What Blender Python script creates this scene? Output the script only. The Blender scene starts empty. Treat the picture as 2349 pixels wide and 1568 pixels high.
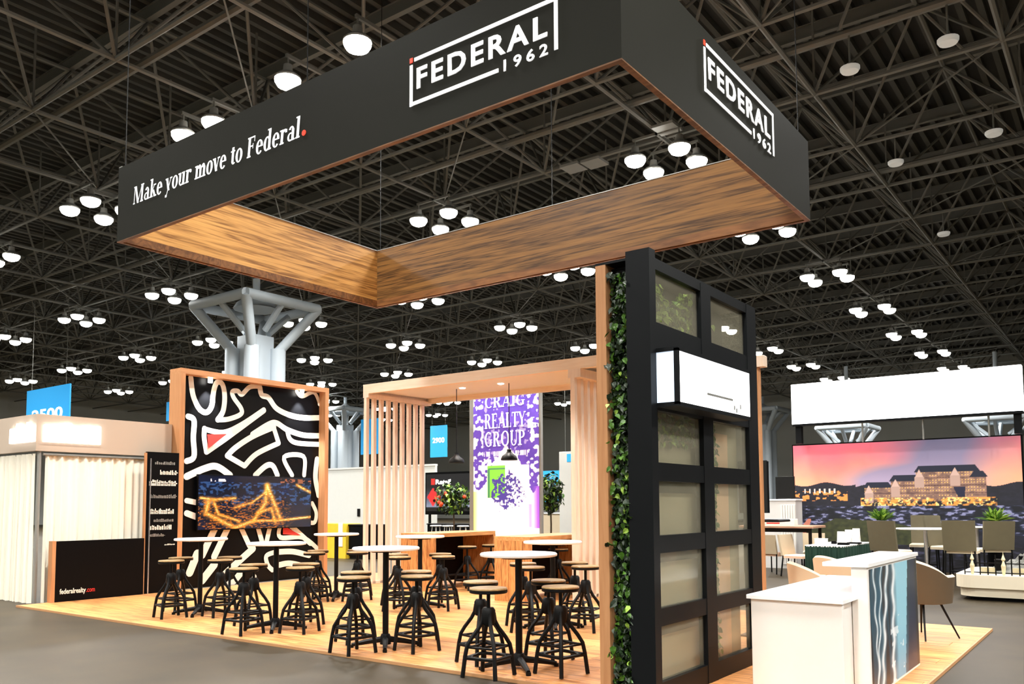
import bpy, math, random
import numpy as np
from mathutils import Vector, Matrix
random.seed(7)
rng = np.random.default_rng(5)
scene = bpy.context.scene
COL = scene.collection

# ------------------------------------------------------------------ camera
F_PX, YAW, PITCH, ROLL, CX, CY, EYE = 1927.665, .641, .071, .005, 1167.734, 1020.227, 1.55
IMG_W, IMG_H = 2349, 1568
FW = Vector((-math.sin(YAW) * math.cos(PITCH), math.cos(YAW) * math.cos(PITCH), math.sin(PITCH)))
RT0 = Vector((math.cos(YAW), math.sin(YAW), 0))
UP0 = RT0.cross(FW)
CAM = Vector((0, 0, EYE))
RT = RT0 * math.cos(ROLL) - UP0 * math.sin(ROLL)
UPV = RT0 * math.sin(ROLL) + UP0 * math.cos(ROLL)
cd = bpy.data.cameras.new('camera')
cd.sensor_width = 36.0
cd.sensor_fit = 'HORIZONTAL'
cd.lens = F_PX / IMG_W * 36.0
cd.shift_x = (IMG_W / 2 - CX) / IMG_W
cd.shift_y = (CY - IMG_H / 2) / IMG_W
cd.clip_end = 400
cam = bpy.data.objects.new('camera', cd)
COL.objects.link(cam)
m3 = Matrix((RT, UPV, -FW)).transposed()
cam.matrix_world = Matrix.Translation(CAM) @ m3.to_4x4()
scene.camera = cam

def ray(u, v):
    return RT * ((u - CX) / F_PX) + UPV * (-(v - CY) / F_PX) + FW
def atz(u, v, z):
    d = ray(u, v); return CAM + d * ((z - EYE) / d.z)
def atx(u, v, x):
    d = ray(u, v); return CAM + d * (x / d.x)
def aty(u, v, y):
    d = ray(u, v); return CAM + d * (y / d.y)

# ------------------------------------------------------------------ world, lamps, exposure
scene.view_settings.view_transform = 'Standard'
scene.view_settings.look = 'None'
scene.view_settings.gamma = 1.0
scene.view_settings.use_curve_mapping = False
scene.view_settings.exposure = 0.35
W = bpy.data.worlds.new('world'); scene.world = W
W.use_nodes = True
W.node_tree.nodes['Background'].inputs[0].default_value = (.55, .58, .6, 1)
W.node_tree.nodes['Background'].inputs[1].default_value = .05
LAMP_Z = 10.1
LX = [-9.1 - 7.37 * i for i in range(-5, 8)]  # columns past the right edge are unseen, added to brighten right-facing sides
LY = [12.0 + 6.85 * j for j in range(-3, 8)]
CLUSTER_WATT = 530
for x in LX:
    for y in LY:
        if (-5 < x < 0 and y > 11) or x > 22 or (x > 0 and y > 45): continue
        ld = bpy.data.lights.new('high_bay_light', 'AREA')
        ld.shape = 'DISK'; ld.size = 1.2; ld.energy = CLUSTER_WATT
        ld.color = (1, .975, .925); ld.spread = math.radians(150)
        lo = bpy.data.objects.new('high_bay_light', ld); COL.objects.link(lo)
        lo.location = (x, y, LAMP_Z - .32)

scene.cycles.use_adaptive_sampling = True
scene.cycles.adaptive_threshold = .08
scene.cycles.max_bounces = 5
scene.cycles.diffuse_bounces = 3
scene.cycles.glossy_bounces = 3
scene.cycles.transparent_max_bounces = 8
scene.cycles.caustics_reflective = False
scene.cycles.caustics_refractive = False
# ------------------------------------------------------------------ materials
def srgb(r, g, b):
    f = lambda c: (c / 255 / 12.92) if c / 255 <= .04045 else ((c / 255 + .055) / 1.055) ** 2.4
    return (f(r), f(g), f(b))
def new_mat(name):
    m = bpy.data.materials.new(name); m.use_nodes = True
    nt = m.node_tree; b = nt.nodes['Principled BSDF']
    return m, nt, b
def plain(name, col, rough=.5, metal=0, var=.12, scale=8, spec=.5, emit=0, bump=0):
    m, nt, b = new_mat(name)
    tc = nt.nodes.new('ShaderNodeTexCoord'); nz = nt.nodes.new('ShaderNodeTexNoise')
    nz.inputs['Scale'].default_value = scale; nz.inputs['Detail'].default_value = 5
    nt.links.new(tc.outputs['Object'], nz.inputs['Vector'])
    mx = nt.nodes.new('ShaderNodeMix'); mx.data_type = 'RGBA'
    mx.inputs[6].default_value = (*[c * (1 - var) for c in col], 1)
    mx.inputs[7].default_value = (*[min(1, c * (1 + var)) for c in col], 1)
    nt.links.new(nz.outputs['Fac'], mx.inputs[0])
    nt.links.new(mx.outputs[2], b.inputs['Base Color'])
    b.inputs['Roughness'].default_value = rough; b.inputs['Metallic'].default_value = metal
    b.inputs['Specular IOR Level'].default_value = spec
    if emit:
        nt.links.new(mx.outputs[2], b.inputs['Emission Color']); b.inputs['Emission Strength'].default_value = emit
    if bump:
        bp = nt.nodes.new('ShaderNodeBump'); bp.inputs['Strength'].default_value = bump; bp.inputs['Distance'].default_value = .01
        nt.links.new(nz.outputs['Fac'], bp.inputs['Height']); nt.links.new(bp.outputs[0], b.inputs['Normal'])
    return m
def wood(name, c1, c2, axis=0, stretch=12, scale=2.2, rough=.5, rnd=.0, dark=None, contrast=.25, freq=34):
    """grain stretched along one axis of the object's own coordinates"""
    m, nt, b = new_mat(name); N = nt.nodes; L = nt.links
    tc = N.new('ShaderNodeTexCoord'); mp = N.new('ShaderNodeMapping')
    s = [scale] * 3; s[axis] = scale / stretch
    mp.inputs['Scale'].default_value = s
    L.new(tc.outputs['Object'], mp.inputs['Vector'])
    if rnd:
        oi = N.new('ShaderNodeObjectInfo'); va = N.new('ShaderNodeVectorMath'); va.operation = 'MULTIPLY_ADD'
        va.inputs[1].default_value = (37, 17, 53)
        L.new(oi.outputs['Random'], va.inputs[0]); L.new(mp.outputs[0], va.inputs[2]); vec = va.outputs[0]
    else:
        vec = mp.outputs[0]
    n1 = N.new('ShaderNodeTexNoise'); n1.inputs['Scale'].default_value = 1.0; n1.inputs['Detail'].default_value = 3; n1.inputs['Distortion'].default_value = 1.2
    L.new(vec, n1.inputs['Vector'])
    n2 = N.new('ShaderNodeTexNoise'); n2.inputs['Scale'].default_value = 7; n2.inputs['Detail'].default_value = 6; n2.inputs['Distortion'].default_value = .6
    L.new(vec, n2.inputs['Vector'])
    wv = N.new('ShaderNodeMath'); wv.operation = 'SINE'
    mu = N.new('ShaderNodeMath'); mu.operation = 'MULTIPLY'; mu.inputs[1].default_value = freq
    L.new(n1.outputs['Fac'], mu.inputs[0]); L.new(mu.outputs[0], wv.inputs[0])
    ad = N.new('ShaderNodeMath'); ad.operation = 'MULTIPLY_ADD'; ad.inputs[1].default_value = contrast
    L.new(wv.outputs[0], ad.inputs[0]); L.new(n2.outputs['Fac'], ad.inputs[2])
    cr = N.new('ShaderNodeValToRGB')
    cr.color_ramp.elements[0].position = .22; cr.color_ramp.elements[0].color = (*(dark or c2), 1)
    cr.color_ramp.elements[1].position = .78; cr.color_ramp.elements[1].color = (*c1, 1)
    e = cr.color_ramp.elements.new(.5); e.color = (*[(a + q) / 2 for a, q in zip(c1, c2)], 1)
    L.new(ad.outputs[0], cr.inputs[0])
    out = cr.outputs[0]
    if rnd:
        hs = N.new('ShaderNodeHueSaturation'); mr = N.new('ShaderNodeMapRange')
        mr.inputs[3].default_value = 1 - rnd; mr.inputs[4].default_value = 1 + rnd
        L.new(oi.outputs['Random'], mr.inputs[0]); L.new(mr.outputs[0], hs.inputs['Value']); L.new(out, hs.inputs['Color']); out = hs.outputs[0]
    L.new(out, b.inputs['Base Color']); b.inputs['Roughness'].default_value = rough
    b.inputs['Specular IOR Level'].default_value = .35
    return m
def emis(name, col, strength):
    m, nt, b = new_mat(name)
    b.inputs['Base Color'].default_value = (*col, 1)
    b.inputs['Emission Color'].default_value = (*col, 1); b.inputs['Emission Strength'].default_value = strength
    return m
def printed(name, emit=0, rough=.5):
    m, nt, b = new_mat(name)
    at = nt.nodes.new('ShaderNodeAttribute'); at.attribute_name = 'print'
    nt.links.new(at.outputs['Color'], b.inputs['Base Color']); b.inputs['Roughness'].default_value = rough
    if emit:
        nt.links.new(at.outputs['Color'], b.inputs['Emission Color']); b.inputs['Emission Strength'].default_value = emit
    return m

M = {}
M['concrete'] = plain('concrete', srgb(54, 46, 32), .48, var=.7, scale=1.3, bump=.0, spec=.2)
M['hallwall'] = plain('hall_wall_paint', srgb(186, 187, 180), .8, var=.08, scale=.3)
M['deck'] = plain('roof_deck_paint', srgb(42, 42, 40), .8, var=.15, scale=.5)
M['rib'] = plain('deck_rib_paint', srgb(68, 68, 63), .7, var=.12, scale=.5)
M['steel'] = plain('space_frame_paint', srgb(104, 104, 98), .6, var=.1, scale=1)
M['plank'] = wood('oak_plank', srgb(230, 164, 102), srgb(196, 128, 72), 0, 16, 6, .42, rnd=.14, dark=srgb(150, 94, 50), contrast=.16)
M['plat_edge'] = plain('platform_edge', srgb(190, 140, 95), .5)
M['frame_wood'] = wood('cedar_frame', srgb(194, 142, 98), srgb(174, 120, 78), 2, 16, 5, .5, contrast=.06)
M['frame_wood_y'] = wood('cedar_frame_rail', srgb(194, 142, 98), srgb(174, 120, 78), 1, 16, 5, .5, contrast=.06)
M['pale_wood'] = wood('pale_pergola_wood', srgb(240, 220, 200), srgb(226, 200, 176), 2, 16, 5, .55, contrast=.06)
M['pale_wood_x'] = wood('pale_pergola_beam', srgb(244, 224, 202), srgb(230, 204, 176), 0, 16, 5, .55, contrast=.06)
M['soffit'] = plain('pergola_soffit', srgb(234, 226, 214), .7, var=.04, scale=2)
M['counter_wood'] = wood('counter_veneer', srgb(214, 158, 98), srgb(176, 112, 58), 2, 10, 9, .45, dark=srgb(140, 82, 42), contrast=.12)
M['counter_top'] = wood('counter_top_veneer', srgb(220, 168, 110), srgb(186, 124, 70), 1, 10, 5, .4, contrast=.1)
M['sign_wood_x'] = wood('sign_lining_dark', srgb(132, 94, 48), srgb(96, 66, 32), 0, 24, 7, .5, dark=srgb(62, 40, 18), contrast=.17, freq=22)  # darker tone on back and front linings than on the end ones
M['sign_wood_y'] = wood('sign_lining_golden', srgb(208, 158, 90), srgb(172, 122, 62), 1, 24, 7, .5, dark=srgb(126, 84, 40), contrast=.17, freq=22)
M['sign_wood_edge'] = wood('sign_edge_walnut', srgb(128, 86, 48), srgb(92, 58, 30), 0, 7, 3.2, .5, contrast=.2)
M['sign_black'] = plain('sign_black_fabric', srgb(38, 38, 33), .6, var=.1, scale=1.2, spec=.08)
M['white_ink'] = emis('white_lettering', (1, 1, 1), .35)
M['red_ink'] = emis('red_lettering', srgb(240, 62, 30), .3)
M['black'] = plain('black_metal', srgb(9, 9, 10), .45, .0, var=.2, scale=20, spec=.2)
M['black_panel'] = plain('black_laminate', srgb(7, 7, 8), .4, var=.1, scale=5, spec=.1)
M['door_black'] = plain('black_steel_frame', srgb(17, 19, 21), .42, .0, var=.1, scale=3, spec=.12)
M['seat_wood'] = wood('stool_seat_wood', srgb(176, 148, 104), srgb(136, 108, 70), 0, 10, 14, .32, rnd=.12, contrast=.12)
M['white_top'] = plain('white_laminate', (.9, .9, .9), .25, var=.01)
M['white_paint'] = plain('white_counter_paint', (.84, .81, .77), .45, var=.02)
M['white_shade'] = plain('white_cabinet', (.72, .71, .69), .5, var=.03)
M['mural_black'] = plain('black_gloss_wall', srgb(7, 7, 8), .3, var=.1, scale=3, spec=.15)
M['mural_white'] = plain('white_paint_band', srgb(232, 226, 212), .6, var=.12, scale=14)
M['mural_red'] = plain('red_paint', srgb(214, 48, 40), .6, var=.08)
M['leaf'] = plain('ivy_leaf', srgb(64, 104, 26), .4, var=.3, scale=3)
M['leaf_dark'] = plain('ivy_leaf_deep', srgb(18, 38, 12), .45, var=.3, scale=3)
M['leaf_light'] = plain('ivy_leaf_young', srgb(148, 182, 70), .4, var=.25, scale=3)
M['stem'] = plain('stem_bark', srgb(84, 66, 46), .8, var=.2, scale=20)
M['lit_white'] = emis('backlit_white', (1, 1, 1), 3.2)
M['lit_sign'] = emis('backlit_tower_sign', (.70, .82, 1), .6)
M['lamp_glass'] = emis('lamp_glass', (1, .97, .9), 14.0)
M['lamp_disc'] = plain('disc_lamp_glass', (.6, .6, .56), .4, var=.02, emit=.25)  # disc glass with a faint glow of its own
M['lamp_metal'] = plain('lamp_housing', srgb(150, 150, 145), .4, .4, var=.05)
M['taupe'] = plain('taupe_fascia', srgb(186, 168, 150), .8, var=.05, scale=1)
M['drape'] = plain('ivory_drape', srgb(246, 240, 224), .85, var=.03, scale=2)
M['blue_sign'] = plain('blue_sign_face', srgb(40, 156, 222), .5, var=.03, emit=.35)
M['col_paint'] = plain('column_paint', srgb(188, 199, 208), .5, var=.06, scale=1)
M['yellow'] = plain('yellow_skirt', srgb(236, 196, 50), .6)
M['green_cloth'] = plain('green_skirt_cloth', srgb(26, 62, 48), .8, var=.15, scale=6)
M['olive'] = plain('olive_upholstery', srgb(100, 92, 70), .8, var=.08)
M['cream'] = plain('cream_upholstery', srgb(216, 200, 172), .8, var=.05)
M['beige'] = plain('beige_fabric', srgb(196, 178, 150), .85, var=.05)
M['brown_fabric'] = plain('brown_tub_fabric', srgb(86, 70, 48), .85, var=.08)
M['brown_top'] = wood('brown_table_top', srgb(190, 150, 124), srgb(160, 118, 92), 0, 10, 5, .4, contrast=.1)
M['plinth'] = plain('cream_plinth', srgb(238, 228, 204), .5, var=.03)
M['gold'] = plain('pale_gold_metal', srgb(232, 220, 180), .4, .2, var=.05)
M['chrome'] = plain('brushed_chrome', srgb(200, 200, 205), .25, .9, var=.03)
M['screen_off'] = plain('dark_screen', srgb(14, 15, 17), .2, var=.1)
M['terracotta'] = plain('grey_planter', srgb(120, 116, 106), .7)
M['orange'] = plain('orange_fruit', srgb(232, 82, 40), .5, var=.1)
M['pink_panel'] = plain('blush_panel', srgb(250, 206, 176), .6, var=.03)
M['grey_booth'] = plain('grey_partition', srgb(214, 216, 212), .7, var=.03)
M['beige_backing'] = plain('frosted_backing', srgb(188, 180, 160), .7, var=.14, scale=3)
def glass(name, tint, alpha, rough):
    m, nt, b = new_mat(name); N = nt.nodes; L = nt.links
    tr = N.new('ShaderNodeBsdfTransparent'); tr.inputs[0].default_value = (*tint, 1)
    gl = N.new('ShaderNodeBsdfGlossy'); gl.inputs['Roughness'].default_value = rough
    df = N.new('ShaderNodeBsdfDiffuse'); df.inputs[0].default_value = (*srgb(206, 200, 178), 1)
    nz = N.new('ShaderNodeTexNoise'); nz.inputs['Scale'].default_value = 2.5
    a1 = N.new('ShaderNodeMixShader'); mr = N.new('ShaderNodeMapRange')
    mr.inputs[3].default_value = alpha * .7; mr.inputs[4].default_value = alpha * 1.3
    L.new(nz.outputs['Fac'], mr.inputs[0]); L.new(mr.outputs[0], a1.inputs[0]); L.new(tr.outputs[0], a1.inputs[1]); L.new(df.outputs[0], a1.inputs[2])
    a2 = N.new('ShaderNodeMixShader'); lw = N.new('ShaderNodeLayerWeight'); lw.inputs[0].default_value = .5
    pw_ = N.new('ShaderNodeMath'); pw_.operation = 'POWER'; pw_.inputs[1].default_value = 4
    fr = N.new('ShaderNodeMath'); fr.operation = 'MULTIPLY_ADD'; fr.inputs[1].default_value = .5; fr.inputs[2].default_value = .03
    L.new(lw.outputs['Facing'], pw_.inputs[0]); L.new(pw_.outputs[0], fr.inputs[0]); L.new(fr.outputs[0], a2.inputs[0]); L.new(a1.outputs[0], a2.inputs[1]); L.new(gl.outputs[0], a2.inputs[2])
    L.new(a2.outputs[0], N['Material Output'].inputs[0])
    return m
M['pane'] = glass('frosted_door_glass', (.9, .9, .85), .16, .1)

# ------------------------------------------------------------------ mesh helpers
class MB:
    def __init__(s): s.v = []; s.f = []
    def add(s, vs, fs):
        o = len(s.v); s.v += [tuple(p) for p in vs]; s.f += [tuple(i + o for i in f) for f in fs]; return s
    def box(s, x0, x1, y0, y1, z0, z1):
        return s.add([(x0, y0, z0), (x1, y0, z0), (x1, y1, z0), (x0, y1, z0), (x0, y0, z1), (x1, y0, z1), (x1, y1, z1), (x0, y1, z1)],
                     [(0, 3, 2, 1), (4, 5, 6, 7), (0, 1, 5, 4), (1, 2, 6, 5), (2, 3, 7, 6), (3, 0, 4, 7)])
    def bbox(s, x0, x1, y0, y1, z0, z1, b=.01):
        """box with chamfered vertical edges and top"""
        ring = [(x0 + b, y0), (x1 - b, y0), (x1, y0 + b), (x1, y1 - b), (x1 - b, y1), (x0 + b, y1), (x0, y1 - b), (x0, y0 + b)]
        cx, cy = (x0 + x1) / 2, (y0 + y1) / 2
        inn = [(cx + (x - cx) * (1 - 2 * b / max(.02, abs(x1 - x0))), cy + (y - cy) * (1 - 2 * b / max(.02, abs(y1 - y0)))) for x, y in ring]
        vs = [(x, y, z0) for x, y in ring] + [(x, y, z1 - b) for x, y in ring] + [(x, y, z1) for x, y in inn]
        fs = [tuple(reversed(range(8))), tuple(range(16, 24))]
        for r in (0, 8):
            fs += [(r + i, r + (i + 1) % 8, r + 8 + (i + 1) % 8, r + 8 + i) for i in range(8)]
        return s.add(vs, fs)
    def tube(s, path, r, n=8, caps=True):
        path = [Vector(p) for p in path]
        rs = r if isinstance(r, (list, tuple)) else [r] * len(path)
        vs = []; fs = []
        t0 = (path[1] - path[0]).normalized()
        a = Vector((0, 0, 1)) if abs(t0.z) < .9 else Vector((1, 0, 0))
        nrm = t0.cross(a).normalized()
        for i, p in enumerate(path):
            t = (path[min(i + 1, len(path) - 1)] - path[max(i - 1, 0)]).normalized()
            nrm = (nrm - t * nrm.dot(t)).normalized(); bi = t.cross(nrm)
            for k in range(n):
                ang = 2 * math.pi * (k + .5) / n
                vs.append(p + (nrm * math.cos(ang) + bi * math.sin(ang)) * rs[i])
        for i in range(len(path) - 1):
            for k in range(n):
                fs.append((i * n + k, i * n + (k + 1) % n, (i + 1) * n + (k + 1) % n, (i + 1) * n + k))
        if caps:
            fs.append(tuple(reversed(range(n)))); fs.append(tuple((len(path) - 1) * n + k for k in range(n)))
        return s.add(vs, fs)
    def lathe(s, prof, n=24, c=(0, 0, 0)):
        vs = []; fs = []
        for r, z in prof:
            for k in range(n):
                a = 2 * math.pi * k / n
                vs.append((c[0] + r * math.cos(a), c[1] + r * math.sin(a), c[2] + z))
        for i in range(len(prof) - 1):
            for k in range(n):
                fs.append((i * n + k, i * n + (k + 1) % n, (i + 1) * n + (k + 1) % n, (i + 1) * n + k))
        if prof[0][0] > 1e-6: fs.append(tuple(reversed(range(n))))
        if prof[-1][0] > 1e-6: fs.append(tuple((len(prof) - 1) * n + k for k in range(n)))
        return s.add(vs, fs)
    def torus(s, R, r, z, n=24, k=6):
        return s.tube([(R * math.cos(2 * math.pi * i / n), R * math.sin(2 * math.pi * i / n), z) for i in range(n + 1)], r, k, False)
    def prism(s, poly, origin, ex, ey, d):
        """polygon (list of 2D) in the plane origin+ex*x+ey*y, thickened by vector d"""
        o = Vector(origin); ex = Vector(ex); ey = Vector(ey); d = Vector(d); n = len(poly)
        vs = [o + ex * x + ey * y for x, y in poly] + [o + ex * x + ey * y + d for x, y in poly]
        fs = [tuple(reversed(range(n))), tuple(range(n, 2 * n))] + [(i, (i + 1) % n, n + (i + 1) % n, n + i) for i in range(n)]
        return s.add(vs, fs)
    def build(s, name, mat, parent=None, smooth=False, local=False):
        me = bpy.data.meshes.new(name)
        off = Vector((0, 0, 0))
        if parent is not None and not local:
            q = parent
            while q is not None: off = off + q.location; q = q.parent
        me.from_pydata([(p[0] - off.x, p[1] - off.y, p[2] - off.z) for p in s.v], [], s.f)
        if smooth:
            me.polygons.foreach_set('use_smooth', [True] * len(me.polygons))
            me.set_sharp_from_angle(angle=math.radians(40))
        me.materials.append(M[mat] if isinstance(mat, str) else mat)
        me.update()
        o = bpy.data.objects.new(name, me); COL.objects.link(o)
        if parent is not None: o.parent = parent
        return o
def tag(o, label=None, cat=None, group=None, kind=None):
    if label: o['label'] = label
    if cat: o['category'] = cat
    if group: o['group'] = group
    if kind: o['kind'] = kind
    return o
def thing(name, loc, label, cat, group=None):
    e = bpy.data.objects.new(name, None); COL.objects.link(e); e.location = loc
    e.empty_display_size = .1
    return tag(e, label, cat, group)
def copy_tree(o, parent=None):
    c = o.copy(); COL.objects.link(c); c.parent = parent
    for ch in list(o.children): copy_tree(ch, c)
    return c
def place(proto, used, loc, rz=0, label=None, group=None):
    o = copy_tree(proto) if used else proto
    o.location = loc; o.rotation_euler = (0, 0, rz)
    if label: o['label'] = label
    if group: o['group'] = group
    return o
def off_of(parent):
    v = Vector((0, 0, 0)); q = parent
    while q is not None: v = v + q.location; q = q.parent
    return v
def text_mesh(body, size, origin, ex, ey, name, mat, parent, spacing=1.0, bold=0.0, shear=0, width=None, align='LEFT', depth=.004):
    cu = bpy.data.curves.new('lettering', 'FONT'); cu.body = body; cu.size = size; cu.space_character = spacing
    cu.offset = bold; cu.shear = shear; cu.align_x = align; cu.extrude = depth; cu.resolution_u = 3
    ob = bpy.data.objects.new('lettering', cu); COL.objects.link(ob)
    dg = bpy.context.evaluated_depsgraph_get()
    me = bpy.data.meshes.new_from_object(ob.evaluated_get(dg))
    bpy.data.objects.remove(ob)
    n = len(me.vertices); co = np.empty(n * 3); me.vertices.foreach_get('co', co); co = co.reshape(-1, 3)
    if width:
        w = co[:, 0].max() - co[:, 0].min(); x0 = co[:, 0].min(); co[:, 0] = (co[:, 0] - x0) * width / w
    ex = Vector(ex); ey = Vector(ey); nz = ex.cross(ey)
    o = Vector(origin) - off_of(parent)
    R = np.array([ex, ey, nz]); co = co @ R + np.array(o)
    me.vertices.foreach_set('co', co.ravel()); me.materials.clear(); me.materials.append(M[mat]); me.update()
    t = bpy.data.objects.new(name, me); COL.objects.link(t); t.parent = parent
    return t
def poster(name, fn, nx, ny, origin, ex, ey, mat, parent=None):
    """flat print: grid painted by fn(u, v) (v from the top) in sRGB 0..255; origin = top-left corner, ex to the right, ey downwards"""
    u = np.linspace(0, 1, nx + 1); v = np.linspace(0, 1, ny + 1)
    U, V = np.meshgrid(u, v)
    rgb = fn(U, V); rgb = np.clip(rgb, 0, 255) / 255
    lin = np.where(rgb <= .04045, rgb / 12.92, ((rgb + .055) / 1.055) ** 2.4)
    o = np.array(Vector(origin) - off_of(parent)); ex = np.array(ex); ey = np.array(ey)
    co = o + U[..., None] * ex + V[..., None] * ey
    me = bpy.data.meshes.new(name)
    idx = np.arange((nx + 1) * (ny + 1)).reshape(ny + 1, nx + 1)
    q = np.stack([idx[1:, :-1], idx[1:, 1:], idx[:-1, 1:], idx[:-1, :-1]], -1).reshape(-1, 4)
    me.vertices.add(idx.size); me.vertices.foreach_set('co', co.ravel())
    me.loops.add(q.size); me.loops.foreach_set('vertex_index', q.ravel())
    me.polygons.add(len(q)); me.polygons.foreach_set('loop_start', np.arange(0, q.size, 4))
    me.update(calc_edges=True)
    ca = me.color_attributes.new('print', 'FLOAT_COLOR', 'POINT')
    ca.data.foreach_set('color', np.concatenate([lin, np.ones(lin.shape[:2] + (1,))], -1).ravel())
    me.materials.append(M[mat])
    ob = bpy.data.objects.new(name, me); COL.objects.link(ob)
    if parent is not None: ob.parent = parent
    return ob
def noise(U, V, sx, sy, seed=0, oct=3):
    r = np.zeros_like(U); a = 1.0; tot = 0
    for k in range(oct):
        g = np.random.default_rng(seed * 31 + k)
        gx, gy = max(2, int(sx * 2 ** k)), max(2, int(sy * 2 ** k))
        t = g.random((gy + 2, gx + 2)); x = np.clip(U, 0, .9999) * gx; y = np.clip(V, 0, .9999) * gy
        i = x.astype(int); j = y.astype(int); fx = x - i; fy = y - j
        fx = fx * fx * (3 - 2 * fx); fy = fy * fy * (3 - 2 * fy)
        r += a * ((t[j, i] * (1 - fx) + t[j, i + 1] * fx) * (1 - fy) + (t[j + 1, i] * (1 - fx) + t[j + 1, i + 1] * fx) * fy)
        tot += a; a *= .5
    return r / tot
def lerp(a, b, t):
    t = np.clip(t, 0, 1)[..., None]; return np.asarray(a, float) * (1 - t) + np.asarray(b, float) * t
def in_poly(U, V, pts):
    ins = np.zeros(U.shape, bool); n = len(pts)
    for i in range(n):
        x0, y0 = pts[i]; x1, y1 = pts[(i + 1) % n]
        if y0 == y1: continue
        c = ((y0 > V) != (y1 > V)) & (U < (x1 - x0) * (V - y0) / (y1 - y0) + x0)
        ins ^= c
    return ins
def seg_dist(U, V, pts, asp=1.0):
    d = np.full(U.shape, 9.)
    for (x0, y0), (x1, y1) in zip(pts[:-1], pts[1:]):
        dx, dy = (x1 - x0) * asp, y1 - y0; L2 = dx * dx + dy * dy + 1e-9
        t = np.clip(((U - x0) * asp * dx + (V - y0) * dy) / L2, 0, 1)
        d = np.minimum(d, np.hypot((U - x0) * asp - t * dx, V - y0 - t * dy))
    return d
# ------------------------------------------------------------------ hall shell
HX0, HX1, HY0, HY1, HZ = -78., 36., -14., 76., 13.6
o = MB().add([(HX0, HY0, 0), (HX1, HY0, 0), (HX1, HY1, 0), (HX0, HY1, 0)], [(0, 1, 2, 3)]).build('floor', 'concrete')
tag(o, 'brown grey polished concrete floor of the exhibition hall', kind='structure')
for nm, a in (('wall_back', (HX0, HX1, HY1, HY1 + .3)), ('wall_left', (HX0 - .3, HX0, HY0, HY1)), ('wall_right', (HX1, HX1 + .3, HY0, HY1)), ('wall_front', (HX0, HX1, HY0 - .3, HY0))):
    tag(MB().box(*a, 0, HZ).build(nm, 'hallwall'), 'plain grey wall of the exhibition hall', kind='structure')
ceil = MB().box(HX0, HX1, HY0, HY1, HZ, HZ + .25).build('ceiling', 'deck')
tag(ceil, 'dark grey ribbed roof deck carried on a steel space frame', kind='structure')
def share(name, me, parent, mw):
    o = bpy.data.objects.new(name, me); COL.objects.link(o); o.parent = parent; o.matrix_local = mw; return o
# deck ribs run along Y
rme = MB().box(-.07, .07, HY0, HY1, -.2, 0).build('rib', 'rib'); rme.parent = ceil; rme.location = (HX0 + .3, 0, HZ); rme['kind'] = 'structure'
for i in range(1, 267):
    share('rib', rme.data, ceil, Matrix.Translation((HX0 + .3 + i * .425, 0, HZ)))
# space frame
NX = [-9.1 - 3.685 * i for i in range(-11, 18)]
NY = [12.0 + 3.425 * j for j in range(-4, 18)]
ZB, ZT = 10.75, 13.0
me = MB().tube([(HX0, 0, 0), (HX1, 0, 0)], .055, 6).build('bottom_chord', 'steel', ceil, local=True); me.location = (0, NY[0], ZB)
cx_me = me.data
for y in NY[1:]: share('bottom_chord', cx_me, ceil, Matrix.Translation((0, y, ZB)))
me = MB().tube([(0, HY0, 0), (0, HY1, 0)], .055, 6).build('bottom_chord', 'steel', ceil, local=True); me.location = (NX[0], 0, ZB)
cy_me = me.data
for x in NX[1:]: share('bottom_chord', cy_me, ceil, Matrix.Translation((x, 0, ZB)))
tb = MB().box(HX0, HX1, -.05, .05, -.02, .0).box(HX0, HX1, -.015, .015, -.32, -.02).box(HX0, HX1, -.07, .07, -.35, -.32).build('purlin', 'steel', ceil, local=True)
tb.location = (0, NY[0] + 1.71, HZ - .2)
for y in NY[1:]: share('purlin', tb.data, ceil, Matrix.Translation((0, y + 1.71, HZ - .2)))
tx = [x + 1.84 for x in NX]
for x in tx: share('top_chord', cy_me, ceil, Matrix.Translation((x, 0, ZT)))
# diagonals from every lower node to the four upper nodes round it
diag = []
for x in NX:
    for y in NY:
        for sx in (-1, 1):
            for sy in (-1, 1):
                diag.append((Vector((x, y, ZB)), Vector((x + sx * 1.84, y + sy * 1.71, ZT))))
def seen(a):
    d = a - CAM; c = d.dot(FW)
    if c < 1: return None
    u = CX + F_PX * d.dot(RT) / c; v = CY - F_PX * d.dot(UPV) / c
    return (c if (-60 < u < IMG_W + 60 and -60 < v < IMG_H) else None)
near = sorted([(seen((a + b) / 2), i) for i, (a, b) in enumerate(diag) if seen((a + b) / 2)])[:290]
nearset = set(i for _, i in near)
dl = Vector((1.84, 1.71, ZT - ZB)).length
unit = MB().tube([(0, 0, 0), (0, 0, dl)], .04, 6).build('diagonal', 'steel', ceil, local=True)
first = True
rest = MB()
for i, (a, b) in enumerate(diag):
    if i in nearset:
        q = (b - a).to_track_quat('Z', 'Y').to_matrix().to_4x4(); mw = Matrix.Translation(a) @ q
        if first: unit.matrix_local = mw; first = False
        else: share('diagonal', unit.data, ceil, mw)
    else:
        rest.tube([a, b], .045, 4)
tag(rest.build('diagonal_bracing', 'steel', ceil), kind='stuff')
# finer hangers and conduit runs between the chords
hang = MB()
for i in range(len(NX) - 1):
    for j in range(len(NY) - 1):
        x, y = NX[i], NY[j]
        hang.tube([(x, y, ZB), (x, y, ZT - .1)], .03, 4)
        if (i + j) % 2: hang.tube([(x, y, ZB), (x - 3.685, y + 3.425, ZB + .02)], .022, 4)
tag(hang.build('hanger_bracing', 'steel', ceil), kind='stuff')
for y, z in ((17.1, 10.95), (25.0, 10.95), (9.2, 10.95)):
    MB().tube([(HX0, y, z), (HX1, y, z)], .09, 8).build('service_pipe', 'steel', ceil)

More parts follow.
